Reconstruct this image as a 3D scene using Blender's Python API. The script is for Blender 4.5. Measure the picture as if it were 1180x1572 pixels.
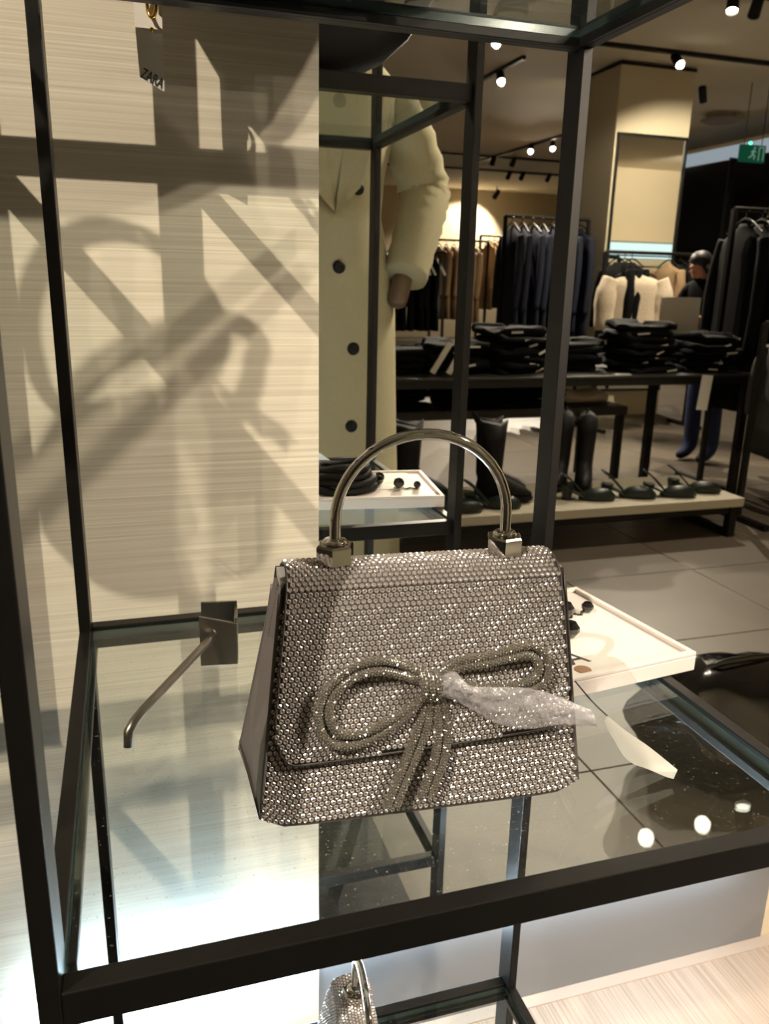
import bpy, math, random
from mathutils import Vector, Matrix, Quaternion
random.seed(7)
PI = math.pi
for o in list(bpy.data.objects):
    bpy.data.objects.remove(o, do_unlink=True)
SC = bpy.context.scene
COL = SC.collection

# ------------------------------------------------------------------ camera
# metres; X along the mirror wall, Y towards it, Z up from the shop floor
CAM = Vector((0.055, -0.80315, 1.1934))
yaw, pitch, roll = 0.3060, 0.2783, 0.0231
fw = Vector((math.sin(yaw)*math.cos(pitch), math.cos(yaw)*math.cos(pitch), -math.sin(pitch)))
rt = Vector((math.cos(yaw), -math.sin(yaw), 0)); up = rt.cross(fw)
rr = rt*math.cos(roll) + up*math.sin(roll); uu = -rt*math.sin(roll) + up*math.cos(roll)
cd = bpy.data.cameras.new('camera'); cam = bpy.data.objects.new('camera', cd); COL.objects.link(cam)
cd.sensor_fit = 'HORIZONTAL'; cd.sensor_width = 36.0; cd.lens = 1254.8/1180*36.0
cd.clip_start = 0.02; cd.clip_end = 100
cd.dof.use_dof = True; cd.dof.focus_distance = 0.60; cd.dof.aperture_fstop = 20
M = Matrix((rr, uu, -fw)).transposed().to_4x4(); M.translation = CAM
cam.matrix_world = M
SC.camera = cam
# ------------------------------------------------------------------ world, exposure
w = bpy.data.worlds.new('world'); SC.world = w; w.use_nodes = True
w.node_tree.nodes['Background'].inputs[0].default_value = (0, 0, 0, 1)
w.node_tree.nodes['Background'].inputs[1].default_value = 0.0
SC.view_settings.view_transform = 'Standard'; SC.view_settings.look = 'None'
SC.view_settings.gamma = 1.0; SC.view_settings.use_curve_mapping = False
SC.view_settings.exposure = 0.0
WARM = (1.0, .87, .70); NEUT = (1.0, .87, .70); COOL = (.72, .86, 1.0)
KEY_POWER = 300; SPOT_POWER = 330; FAR_POWER = 520; LED_STRENGTH = 250

# ------------------------------------------------------------------ layout numbers
W, D, H = .5, .4556, .578            # display frame: width, depth, shelf spacing
ZS = .855; ZT = ZS+H; ZL = ZS-H      # shelf heights
YM = .1329                           # mirror plane
def RY(v): return 2*YM - v           # depth seen in the mirror -> real Y
CEIL = 3.0

# ------------------------------------------------------------------ helpers
def s2l(c):
    return tuple(((x/255)/12.92 if x/255 <= .04045 else ((x/255+.055)/1.055)**2.4) for x in c)
MATS = {}
def mat(name, col, rough=.5, metal=0, var=.12, scale=18, stretch=(1,1,1), bump=0, spec=.5, coat=0, sheen=0, emit=None, es=0, alpha=1, trans=0):
    if name in MATS: return MATS[name]
    m = bpy.data.materials.new(name); m.use_nodes = True; nt = m.node_tree; N = nt.nodes; L = nt.links
    b = N['Principled BSDF']
    c = s2l(col)
    b.inputs['Roughness'].default_value = rough; b.inputs['Metallic'].default_value = metal
    b.inputs['Specular IOR Level'].default_value = spec
    b.inputs['Coat Weight'].default_value = coat
    b.inputs['Sheen Weight'].default_value = sheen
    b.inputs['Alpha'].default_value = alpha; b.inputs['Transmission Weight'].default_value = trans
    tc = N.new('ShaderNodeTexCoord'); mp = N.new('ShaderNodeMapping'); mp.inputs['Scale'].default_value = stretch
    nz = N.new('ShaderNodeTexNoise'); nz.inputs['Scale'].default_value = scale; nz.inputs['Detail'].default_value = 4
    L.new(tc.outputs['Object'], mp.inputs['Vector']); L.new(mp.outputs[0], nz.inputs['Vector'])
    mx = N.new('ShaderNodeMix'); mx.data_type = 'RGBA'
    mx.inputs['A'].default_value = tuple(x*(1-var) for x in c)+(1,)
    mx.inputs['B'].default_value = tuple(min(1, x*(1+var)) for x in c)+(1,)
    L.new(nz.outputs['Fac'], mx.inputs['Factor']); L.new(mx.outputs['Result'], b.inputs['Base Color'])
    if bump:
        bp = N.new('ShaderNodeBump'); bp.inputs['Strength'].default_value = bump; bp.inputs['Distance'].default_value = .002
        L.new(nz.outputs['Fac'], bp.inputs['Height']); L.new(bp.outputs[0], b.inputs['Normal'])
    if emit:
        b.inputs['Emission Color'].default_value = (*emit, 1); b.inputs['Emission Strength'].default_value = es
    MATS[name] = m
    return m

def glass_mat(name, tint, edge=False):
    m = bpy.data.materials.new(name); m.use_nodes = True; nt = m.node_tree; N = nt.nodes; L = nt.links
    N.remove(N['Principled BSDF']); out = N['Material Output']
    tr = N.new('ShaderNodeBsdfTransparent'); tr.inputs[0].default_value = (*tint, 1)
    gl = N.new('ShaderNodeBsdfGlossy'); gl.inputs['Roughness'].default_value = .0 if not edge else .15
    gl.inputs[0].default_value = (.95, 1, .97, 1)
    fr = N.new('ShaderNodeFresnel')
    ge = N.new('ShaderNodeNewGeometry'); io = N.new('ShaderNodeMix'); io.inputs['A'].default_value = 1.5; io.inputs['B'].default_value = 1/1.5
    L.new(ge.outputs['Backfacing'], io.inputs['Factor']); L.new(io.outputs['Result'], fr.inputs[0])   # a thin pane: the same reflectance from either side
    mx = N.new('ShaderNodeMixShader'); L.new(fr.outputs[0], mx.inputs[0]); L.new(tr.outputs[0], mx.inputs[1]); L.new(gl.outputs[0], mx.inputs[2])
    res = mx
    if edge:
        df = N.new('ShaderNodeBsdfDiffuse'); df.inputs[0].default_value = (.13, .20, .19, 1)
        m2 = N.new('ShaderNodeMixShader'); m2.inputs[0].default_value = .18
        L.new(mx.outputs[0], m2.inputs[1]); L.new(df.outputs[0], m2.inputs[2]); res = m2
    else:
        # dust specks and smears on the pane
        tc = N.new('ShaderNodeTexCoord'); nz = N.new('ShaderNodeTexNoise'); nz.inputs['Scale'].default_value = 420; nz.inputs['Detail'].default_value = 1
        L.new(tc.outputs['Object'], nz.inputs['Vector'])
        rp = N.new('ShaderNodeValToRGB'); rp.color_ramp.elements[0].position = .70; rp.color_ramp.elements[1].position = .80
        rp.color_ramp.elements[1].color = (.35, .35, .35, 1)
        L.new(nz.outputs['Fac'], rp.inputs[0])
        df = N.new('ShaderNodeBsdfDiffuse'); df.inputs[0].default_value = (.6, .58, .52, 1)
        m2 = N.new('ShaderNodeMixShader'); L.new(rp.outputs[0], m2.inputs[0]); L.new(mx.outputs[0], m2.inputs[1]); L.new(df.outputs[0], m2.inputs[2]); res = m2
    L.new(res.outputs[0], out.inputs[0])
    MATS[name] = m
    return m
def mirror_mat(name, col, rough=0.0):
    m = bpy.data.materials.new(name); m.use_nodes = True; nt = m.node_tree; N = nt.nodes
    b = N['Principled BSDF']; b.inputs['Base Color'].default_value = (*col, 1); b.inputs['Metallic'].default_value = 1
    b.inputs['Roughness'].default_value = rough
    MATS[name] = m
    return m
def emit_mat(name, col, s):
    m = bpy.data.materials.new(name); m.use_nodes = True; nt = m.node_tree; N = nt.nodes
    N.remove(N['Principled BSDF']); e = N.new('ShaderNodeEmission'); e.inputs[0].default_value = (*col, 1); e.inputs[1].default_value = s
    nt.links.new(e.outputs[0], N['Material Output'].inputs[0]); MATS[name] = m
    return m

class MB:
    def __init__(s): s.v = []; s.f = []; s.m = []
    def add(s, vs, fs, mi=0):
        n = len(s.v); s.v += [tuple(v) for v in vs]; s.f += [tuple(i+n for i in f) for f in fs]; s.m += [mi]*len(fs); return s
    def box(s, x0, x1, y0, y1, z0, z1, mi=0, X=None):
        vs = [Vector((x, y, z)) for x in (x0, x1) for y in (y0, y1) for z in (z0, z1)]
        if X is not None: vs = [X @ v for v in vs]
        return s.add(vs, [(0,1,3,2),(4,6,7,5),(0,4,5,1),(2,3,7,6),(0,2,6,4),(1,5,7,3)], mi)
    def rings(s, R, closed=True, cap=True, loop=False, mi=0):
        n = len(R[0]); vs = [v for r in R for v in r]; fs = []
        m = len(R)
        for i in range(m if loop else m-1):
            for j in range(n if closed else n-1):
                a = i*n+j; b = i*n+(j+1) % n; k = ((i+1) % m)*n
                fs.append((a, b, k+(j+1) % n, k+j))
        if cap and not loop and closed:
            fs.append(tuple(range(n-1, -1, -1))); fs.append(tuple((m-1)*n+j for j in range(n)))
        return s.add(vs, fs, mi)
    def tube(s, path, r, seg=10, loop=False, mi=0, up=None):
        P = [Vector(p) for p in path]; n = len(P); rs = r if isinstance(r, (list, tuple)) else [r]*n
        R = []; pn = None
        for i, p in enumerate(P):
            if loop: t = P[(i+1) % n]-P[i-1]
            else: t = P[min(i+1, n-1)]-P[max(i-1, 0)]
            t.normalize()
            if pn is None:
                a = Vector(up) if up else (Vector((0,0,1)) if abs(t.z) < .9 else Vector((1,0,0)))
                pn = (a-t*a.dot(t)).normalized()
            else: pn = (pn-t*pn.dot(t)).normalized()
            b = t.cross(pn)
            R.append([p+(pn*math.cos(k*2*PI/seg)+b*math.sin(k*2*PI/seg))*rs[i] for k in range(seg)])
        return s.rings(R, loop=loop, mi=mi)
    def lathe(s, prof, c=(0,0,0), seg=16, X=None, mi=0):
        R = []
        for r, z in prof:
            ring = [Vector((c[0]+r*math.cos(k*2*PI/seg), c[1]+r*math.sin(k*2*PI/seg), c[2]+z)) for k in range(seg)]
            if X is not None: ring = [X @ v for v in ring]
            R.append(ring)
        return s.rings(R, mi=mi)
    def prism(s, poly, y0, y1, X=None, mi=0):   # poly in (x,z), extruded along y
        n = len(poly)
        vs = [Vector((x, y0, z)) for x, z in poly]+[Vector((x, y1, z)) for x, z in poly]
        if X is not None: vs = [X @ v for v in vs]
        fs = [tuple(range(n)), tuple(range(2*n-1, n-1, -1))]+[(i, i+n, (i+1) % n+n, (i+1) % n) for i in range(n)]
        return s.add(vs, fs, mi)
    def build(s, name, mats, parent=None, loc=(0,0,0), rot=(0,0,0), smooth=False, bevel=0, subsurf=0):
        me = bpy.data.meshes.new(name); me.from_pydata(s.v, [], s.f)
        mats = mats if isinstance(mats, list) else [mats]
        for mt in mats: me.materials.append(mt)
        if len(mats) > 1: me.polygons.foreach_set('material_index', s.m)
        if smooth: me.polygons.foreach_set('use_smooth', [True]*len(me.polygons))
        me.update()
        o = bpy.data.objects.new(name, me); COL.objects.link(o); o.location = loc; o.rotation_euler = rot
        if parent: o.parent = parent
        if bevel:
            b = o.modifiers.new('b', 'BEVEL'); b.width = bevel; b.segments = 2; b.limit_method = 'ANGLE'
        if subsurf:
            b = o.modifiers.new('s', 'SUBSURF'); b.levels = subsurf; b.render_levels = subsurf
        return o
def tag(o, label, cat, group=None, kind=None):
    o['label'] = label; o['category'] = cat
    if group: o['group'] = group
    if kind: o['kind'] = kind
    return o
def struct(o, label=None, cat=None):
    o['kind'] = 'structure'
    if label: o['label'] = label
    if cat: o['category'] = cat
    return o
def thing(name, label, cat, loc=(0,0,0), rz=0, group=None):
    o = bpy.data.objects.new(name, None); COL.objects.link(o); o.empty_display_size = .02
    o.location = loc; o.rotation_euler = (0, 0, rz)
    return tag(o, label, cat, group)
def copy_tree(o, parent=None):
    c = o.copy(); COL.objects.link(c); c.parent = parent
    for ch in list(o.children): copy_tree(ch, c)
    return c
def catmull(P, n=6, loop=False):
    P = [Vector(p) for p in P]; out = []; N = len(P)
    for i in range(N if loop else N-1):
        g = (lambda k: P[k % N]) if loop else (lambda k: P[max(0, min(N-1, k))])
        a, b, c, d = g(i-1), g(i), g(i+1), g(i+2)
        for k in range(n):
            t = k/n
            out.append(.5*((2*b)+(c-a)*t+(2*a-5*b+4*c-d)*t*t+(3*b-a-3*c+d)*t**3))
    if not loop: out.append(P[-1])
    return out
def lettering(text, size, material, parent, loc, rot, name='lettering', sx=1.0):
    cu = bpy.data.curves.new(name, 'FONT'); cu.body = text; cu.size = size; cu.extrude = .00015; cu.align_x = 'CENTER'; cu.align_y = 'CENTER'
    t = bpy.data.objects.new(name, cu); me = bpy.data.meshes.new_from_object(t)
    bpy.data.objects.remove(t, do_unlink=True)
    me.materials.clear(); me.materials.append(material)
    o = bpy.data.objects.new(name, me); COL.objects.link(o); o.location = loc; o.rotation_euler = rot; o.scale = (sx, 1, 1)
    o.parent = parent
    return o

# ------------------------------------------------------------------ materials
STEEL = mat('dark_steel', (38, 36, 34), .40, .7, .15, 40)
BLACKM = mat('black_metal', (30, 29, 28), .45, .5, .1, 30)
BRUSH = mat('brushed_nickel', (146, 140, 130), .34, 1, .08, 60, (1, 1, 12))
CHROME = mat('polished_nickel', (206, 203, 198), .06, 1, .02, 10)
GOLD = mat('gold_metal', (214, 170, 84), .16, 1, .05, 30)
STONE = mat('silver_bead', (216, 210, 206), .22, .75, .06, 300)
STONEG = mat('champagne_crystal', (188, 183, 173), .16, .8, .3, 900)
MESHF = mat('grey_mesh_fabric', (80, 75, 73), .5, .1, .2, 300)
SATIN = mat('grey_satin_leather', (104, 98, 96), .42, .05, .06, 60)
SATIN_IN = mat('silver_lining', (168, 164, 160), .5, 0, .05, 60)
STITCH = mat('grey_thread', (84, 80, 78), .7)
WHITE = mat('white_lacquer', (222, 212, 205), .35, 0, .02, 10)
CARD = mat('white_card', (222, 217, 206), .6, 0, .03, 20)
INK = mat('black_ink', (28, 26, 24), .6)
BROWNINK = mat('brown_ink', (142, 100, 66), .6)
BLEATHER = mat('black_leather', (15, 13, 12), .6, 0, .25, 60, bump=.25, spec=.25)
BPATENT = mat('black_patent', (10, 10, 11), .12, 0, .2, 40, coat=.6)
BCLOTH = mat('black_cloth', (11, 11, 12), .9, 0, .3, 60, bump=.4, spec=.2)
NAVY = mat('navy_cloth', (17, 22, 42), .85, 0, .3, 40, bump=.4)
DGREEN = mat('dark_green_leather', (11, 25, 20), .4, 0, .2, 40)
BROWN = mat('brown_cloth', (150, 122, 88), .85, 0, .2, 30, bump=.4)
TAN = mat('tan_cloth', (206, 174, 132), .85, 0, .15, 30, bump=.4)
FUR = mat('cream_fur', (214, 196, 170), .95, 0, .35, 90, bump=1, sheen=.4)
COAT = mat('cream_wool', (162, 154, 122), .9, 0, .08, 120, bump=.3)
MANQ = mat('mannequin_shell', (96, 76, 58), .4)
GREYCL = mat('grey_pinstripe', (64, 62, 60), .85, 0, .45, 60, (14, 14, .2))
JEANS = mat('blue_denim', (28, 42, 78), .85, 0, .25, 50, bump=.3)
SKIN = mat('skin', (176, 126, 96), .55, 0, .06, 30)
HAIR = mat('dark_hair', (24, 18, 15), .5, 0, .2, 60)
WALLP = mat('cream_plaster', (206, 192, 164), .85, 0, .04, 3)
CEILM = mat('ceiling_paint', (236, 227, 208), .9, 0, .03, 2)
COLM = mat('column_paint', (206, 194, 166), .85, 0, .03, 2)
TILE = mat('floor_tile', (96, 87, 76), .42, 0, .14, 5, bump=.05)
GROUT = mat('floor_grout', (74, 66, 58), .9)
GPANEL = mat('satin_grey_panel', (128, 130, 133), .36, .35, .06, 3)
DGLASS = mat('dark_glazing', (14, 14, 13), .12, 0, .2, 3)
BENCHT = mat('bench_top_laminate', (178, 170, 150), .5, 0, .03, 10)
TABT = mat('dark_table_laminate', (52, 50, 47), .45, 0, .12, 20)
GLASS = glass_mat('clear_glass', (.955, .975, .968))
GEDGE = glass_mat('glass_edge', (.72, .86, .82), True)
MIRROR = mirror_mat('silvered_mirror', (.80, .80, .76))
MIRROR2 = mirror_mat('column_mirror', (.82, .83, .80))
LENS = emit_mat('lamp_lens', (1.0, .90, .74), 60)
LEDM = emit_mat('led_diffuser', (.58, .80, 1.0), LED_STRENGTH)
LEDM2 = emit_mat('led_diffuser_dim', (.70, .85, 1.0), LED_STRENGTH*.20)
SHELFL = emit_mat('shelf_light', (.74, .95, .98), 1.6)
BANDL = emit_mat('fascia_light', (.62, .72, .84), .55)
EXITG = emit_mat('exit_green', (.02, .20, .10), .30)
EXITW = emit_mat('exit_white', (.45, .8, .6), .35)

# cream wall covering with fine horizontal threads
def thread_mat():
    m = bpy.data.materials.new('thread_wall_covering'); m.use_nodes = True; nt = m.node_tree; N = nt.nodes; L = nt.links; b = N['Principled BSDF']
    tc = N.new('ShaderNodeTexCoord')
    def noise(sc, st, det=3):
        mp = N.new('ShaderNodeMapping'); mp.inputs['Scale'].default_value = st; nz = N.new('ShaderNodeTexNoise')
        nz.inputs['Scale'].default_value = sc; nz.inputs['Detail'].default_value = det
        L.new(tc.outputs['Object'], mp.inputs[0]); L.new(mp.outputs[0], nz.inputs['Vector']); return nz
    a = noise(1, (2.0, 1, 520)); c = noise(1, (4, 1, 190), 2)
    r1 = N.new('ShaderNodeValToRGB'); r1.color_ramp.elements[0].position = .32; r1.color_ramp.elements[1].position = .62
    r1.color_ramp.elements[0].color = (*s2l((184, 174, 154)), 1); r1.color_ramp.elements[1].color = (*s2l((218, 210, 190)), 1)
    e = r1.color_ramp.elements.new(.74); e.color = (*s2l((240, 230, 208)), 1)
    L.new(a.outputs['Fac'], r1.inputs[0])
    r2 = N.new('ShaderNodeValToRGB'); r2.color_ramp.elements[0].position = .35; r2.color_ramp.elements[1].position = .65
    r2.color_ramp.elements[0].color = (*s2l((200, 190, 168)), 1); r2.color_ramp.elements[1].color = (*s2l((220, 212, 192)), 1)
    L.new(c.outputs['Fac'], r2.inputs[0])
    mx = N.new('ShaderNodeMix'); mx.data_type = 'RGBA'; mx.inputs['Factor'].default_value = .5
    L.new(r1.outputs[0], mx.inputs['A']); L.new(r2.outputs[0], mx.inputs['B']); L.new(mx.outputs['Result'], b.inputs['Base Color'])
    b.inputs['Roughness'].default_value = .55
    bp = N.new('ShaderNodeBump'); bp.inputs['Strength'].default_value = .25; bp.inputs['Distance'].default_value = .0006
    L.new(a.outputs['Fac'], bp.inputs['Height']); L.new(bp.outputs[0], b.inputs['Normal'])
    return m
THREAD = thread_mat()
def wood_mat():
    m = bpy.data.materials.new('bleached_wood'); m.use_nodes = True; nt = m.node_tree; N = nt.nodes; L = nt.links; b = N['Principled BSDF']
    tc = N.new('ShaderNodeTexCoord'); mp = N.new('ShaderNodeMapping'); mp.inputs['Scale'].default_value = (520, 2.2, 1); nz = N.new('ShaderNodeTexNoise'); nz.inputs['Scale'].default_value = 1; nz.inputs['Detail'].default_value = 3
    L.new(tc.outputs['Object'], mp.inputs[0]); L.new(mp.outputs[0], nz.inputs['Vector'])
    r = N.new('ShaderNodeValToRGB'); r.color_ramp.elements[0].position = .34; r.color_ramp.elements[1].position = .55
    r.color_ramp.elements[0].color = (*s2l((146, 126, 109)), 1); r.color_ramp.elements[1].color = (*s2l((182, 162, 144)), 1)
    L.new(nz.outputs['Fac'], r.inputs[0]); L.new(r.outputs[0], b.inputs['Base Color']); b.inputs['Roughness'].default_value = .55
    return m
WOOD = wood_mat()
WOODTRIM = mat('bleached_wood_edge', (182, 164, 147), .55, 0, .05, 8)

# ------------------------------------------------------------------ room shell
XL, XR, YB = -3.5, 9.8, RY(16.0)
EDGE = .2645                         # where the thread wall stops and the mirror begins
struct(MB().box(XL, EDGE, YM-.010, YM+.12, 0, CEIL).build('wall_left', THREAD), 'cream wall covering of fine horizontal threads behind the glass shelf', 'wall')
MBOT = .288
struct(MB().box(EDGE, 1.16, YM+.002, YM+.12, MBOT, CEIL).build('wall_mirror_backing', BLACKM), 'dark backing board behind the wall mirror', 'wall')
mirror = tag(MB().box(EDGE+.0005, 1.155, YM, YM+.0018, MBOT, CEIL-.01).build('wall_mirror', MIRROR), 'tall frameless mirror beside the cream threaded wall, reflecting the shop', 'mirror')
struct(MB().box(EDGE, 1.072, YM, YM+.12, .08, MBOT).build('wall_lower', GPANEL), 'satin blue-grey panel below the mirror, above the pale wood plinth', 'wall')
struct(MB().box(1.072, 1.16, YM, YM+.12, .0, MBOT).box(1.16, XR, YM, YM+.12, 0, CEIL).build('wall_right_of_mirror', WALLP), 'cream plaster wall right of the mirror', 'wall')
struct(MB().box(XL, XR, YB-.1, YB, 0, CEIL).build('wall_back', WALLP), 'cream far wall of the shop seen in the mirror', 'wall')
struct(MB().box(XL-.1, XL, YB, YM, 0, CEIL).build('wall_side', WALLP), 'cream side wall of the shop', 'wall')
struct(MB().box(XR, XR+.1, YB, YM, 0, CEIL).build('wall_right', WALLP), 'cream wall at the far right of the shop', 'wall')
struct(MB().box(XL, XR, YB, YM+.12, CEIL, CEIL+.1).build('ceiling', CEILM), 'plain pale shop ceiling', 'ceiling')
flo = struct(MB().box(XL, XR, YB, YM+.12, -.1, -.012).build('floor', GROUT), 'grey-brown tiled shop floor', 'floor')
tm = None; TS = .62
far = MB()
for i in range(-4, 12):
    for j in range(0, 15):
        x = i*TS+.19; y = YM-.02-(j+.5)*TS
        if tm is None:
            t0 = MB().box(-TS/2+.002, TS/2-.002, -TS/2+.002, TS/2-.002, -.012, 0).build('tile', TILE, flo, bevel=.0015); tm = t0; t0.location = (x, y, 0)
        else:
            c = tm.copy(); COL.objects.link(c); c.location = (x, y, 0); c.parent = flo
y1 = YM-.02-15*TS
fo = MB()
for i in range(-4, 15):
    for j in range(15, 25):
        x = i*TS+.19; y = YM-.02-(j+.5)*TS
        if y-TS/2 > YB and x+TS/2 < XR: fo.box(x-TS/2+.002, x+TS/2-.002, y-TS/2+.002, y+TS/2-.002, -.012, 0)
for i in range(12, 15):
    for j in range(0, 15):
        x = i*TS+.19; y = YM-.02-(j+.5)*TS
        if x+TS/2 < XR: fo.box(x-TS/2+.002, x+TS/2-.002, y-TS/2+.002, y+TS/2-.002, -.012, 0)
o = fo.build('far_tiles', TILE, flo); o['kind'] = 'stuff'
# plinth along the wall
pl = thing('plinth', 'low bleached-wood plinth with fine grain along the foot of the wall', 'plinth', (0, 0, 0))
MB().box(-1.4, 1.7, -.085, .112, 0, .078).build('plinth_body', WOOD, pl)
MB().box(-1.4, 1.7, .112, .1225, 0, .080).box(EDGE+.001, 1.7, .1225, YM-.0003, 0, .080).build('edge_trim', WOODTRIM, pl)

# ------------------------------------------------------------------ track lights
def track(a, b, label):
    a = Vector(a); b = Vector(b); d = (b-a); L_ = d.length
    X = Matrix.Translation(a) @ Matrix.Rotation(math.atan2(d.y, d.x), 4, 'Z')
    o = MB().box(0, L_, -.018, .018, -.03, 0, X=X).build('ceiling_track', BLACKM)
    tag(o, label, 'light track')
def lamp(pos, target, label, power=0, cone=60, blend=.4, col=NEUT, size=.02, scale=1.0, lit=True, group='black spotlights on the ceiling tracks', off=None):
    p = Vector(pos); d = (Vector(target)-p).normalized()
    t = thing('track_spotlight_offscreen' if off else 'track_spotlight', label, 'spotlight', tuple(p), 0, group)
    q = Vector((0, 0, -1)).rotation_difference(d).to_matrix().to_4x4()
    s = scale
    MB().lathe([(.0, .075*s), (.030*s, .07*s), (.036*s, .055*s), (.040*s, -.07*s), (.036*s, -.07*s), (.034*s, -.05*s)], seg=14, X=q).build('housing', BLACKM, t, smooth=False)
    MB().lathe([(0, -.052*s), (.033*s, -.052*s), (.033*s, -.056*s), (0, -.056*s)], seg=14, X=q).build('lens', LENS if lit else BLACKM, t)
    MB().tube([(0, 0, .05*s), (0, 0, CEIL-p.z)], .009*s, 8).build('stem', BLACKM, t)
    if power:
        ld = bpy.data.lights.new('spot', 'SPOT'); ld.energy = power; ld.spot_size = math.radians(cone); ld.spot_blend = blend
        ld.color = col; ld.shadow_soft_size = size
        lo = bpy.data.objects.new(off+'_offscreen' if off else 'spot_lamp', ld); ld.name = lo.name; COL.objects.link(lo); lo.parent = t
        lo.location = d*.085*s; lo.rotation_euler = d.to_track_quat('-Z', 'Y').to_euler()
    return t
ZLAMP = 2.90
ORDL = ('first', 'second', 'third')
KEY = (-1.40, RY(1.73), ZLAMP)
track((-2.2, RY(1.80), CEIL), (3.4, RY(1.80), CEIL), 'black ceiling track running along above the glass display')
lamp(KEY, (.15, .1, 1.0), 'spotlight on the display track aimed at the cream threaded wall', KEY_POWER, 42, .5, WARM, .010, off='key_spot_lamp')
for k, x in enumerate((2.165, 2.47, 2.68)):
    lamp((x, RY(1.82), ZLAMP), [(.15, .0, 1.0), (.30, -.30, .9), (2.3, -1.9, .3)][k],
         ORDL[k]+' spotlight from the glass shelf, on the display track past its right end', [SPOT_POWER*.6, SPOT_POWER*.6, SPOT_POWER*.5][k], 60, .6, WARM, .03, off=ORDL[k]+'_display_spot_lamp')
track((1.6, RY(5.5), CEIL), (8.2, RY(5.5), CEIL), 'long black ceiling track in front of the column')
lamp((2.814, RY(5.469), 2.93), (2.4, RY(3.4), .6), 'spotlight on the column track above the table', FAR_POWER*.7, 80)
lamp((4.424, RY(5.50), 2.93), (4.3, RY(2.6), .5), 'spotlight on the track before the framed column mirror', FAR_POWER*.25, 80)
track((3.36, RY(6.1), CEIL), (3.36, RY(7.2), CEIL), 'short black ceiling track pointing away towards the racks')
lamp((3.363, RY(6.559), 2.93), (2.9, RY(4.6), .8), 'single spotlight on the short ceiling track', FAR_POWER*.7, 80)
track((5.5, RY(9.0), CEIL), (5.5, RY(12.0), CEIL), 'black ceiling track above the brown garments')
lamp((5.462, RY(10.1), 2.93), (4.3, RY(8.0), 1.0), 'first of two spotlights close together above the far racks', FAR_POWER, 90)
lamp((5.613, RY(9.77), 2.93), (4.6, RY(7.6), 1.0), 'second of two spotlights close together above the far racks', FAR_POWER, 90)
track((3.2, RY(11.4), CEIL), (7.5, RY(11.4), CEIL), 'thin far ceiling track with dark unlit spotlights')
for k, x in enumerate((5.475, 5.803)): lamp((x, RY(11.35), 2.93), (x, RY(13), 1), ORDL[k]+' dark unlit spotlight from the mannequin, on the thin far track', lit=False, group='unlit far spotlights')
track((3.9, RY(12.9), CEIL), (8.5, RY(12.9), CEIL), 'farthest thin ceiling track near the back wall')
for k, x in enumerate((6.45, 6.7, 7.2)): lamp((x, RY(12.86), 2.93), (x, RY(15), 1), ORDL[k]+' dark unlit spotlight from the mannequin, on the farthest track', lit=False, group='unlit farthest spotlights')
lamp((7.3, RY(15.2), 2.86), (7.0, RY(15.9), 2.0), 'bright spotlight close to the far cream wall', FAR_POWER*.5, 100, scale=1.3)
track((2.9, RY(4.17), CEIL), (5.6, RY(4.17), CEIL), 'black ceiling track above the black garment rack')
lamp((3.869, RY(4.174), 2.93), (3.2, RY(3.3), .8), 'one of two spotlights side by side above the table end', FAR_POWER*.6, 80)
lamp((4.05, RY(4.173), 2.93), (5.2, RY(6.5), .5), 'other of two spotlights side by side above the table end', FAR_POWER*.6, 80)
lamp((7.9, RY(2.4), 2.93), (8.4, .1, 1.5), 'spotlight aimed at the wall shelf facing the column mirror', FAR_POWER*.6, 90, off='wall_shelf_spot_lamp')
lamp((5.398, RY(6.449), 2.93), (6.2, RY(7), 1), 'dark unlit spotlight right of the column', lit=False)
o = MB().lathe([(0, 0), (.17, 0), (.21, .02), (.21, .03), (.15, .055), (.15, .09), (0, .09)], seg=24).build('ceiling_diffuser', mat('grey_diffuser', (150, 140, 130), .5), loc=(6.39, RY(7.44), CEIL-.09), smooth=False)
tag(o, 'round ceiling air diffuser right of the column', 'air vent')
# shop lights away from the view, on a track over the left of the shop
track((-2.4, RY(4.2), CEIL), (1.8, RY(4.2), CEIL), 'black ceiling track over the left half of the shop')

# ------------------------------------------------------------------ display frame
PW, PD, RH, RD = .011, .032, .0205, .014
def frame(name, x0, label):
    f = thing(name, label, 'display stand', (x0, 0, 0))
    for px, py0, py1, zb in ((0, -PD/2, PD/2, .078), (W, -PD/2, PD/2, .078), (0, -D, -D+PD, 0), (W, -D, -D+PD, 0)):
        MB().box(px-PW/2, px+PW/2, py0, py1, zb, ZT+.46).build('post', STEEL, f, bevel=.0009)
    for z in (ZL, ZS, ZT):
        MB().box(PW/2, W-PW/2, -D, -D+RD, z-RH, z).box(PW/2, W-PW/2, -D+RD, -D+RD+.006, z-RH, z-.012).build('front_rail', STEEL, f, bevel=.0009)
        MB().box(PW/2, W-PW/2, -.007, .007, z-RH, z).box(PW/2, W-PW/2, -.013, -.007, z-RH, z-.012).build('back_rail', STEEL, f, bevel=.0009)
        for x, s in ((0, 1), (W, -1)):
            MB().box(x-PW/2, x+PW/2, -D+PD, -PD/2, z-RH, z).box(*sorted((x+s*PW/2, x+s*(PW/2+.005))), -D+PD, -PD/2, z-RH, z-.012).build('side_rail', STEEL, f, bevel=.0009)
    MB().box(PW/2+.001, W-PW/2-.001, -D+.001, .012, .0795, .0935).build('base_board', BLACKM, f, bevel=.001)
    return f
fr = frame('display_stand', 0, 'dark steel display frame with glass shelves in front of the mirror')
fr2 = frame('display_stand', -.67, 'dark steel display frame standing left of the one with the silver bags')
MB().box(-.17+PW/2, -PW/2, -.007, .007, ZT-RH, ZT).build('connecting_bar', STEEL, fr, bevel=.0009)
gsh = None
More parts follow.
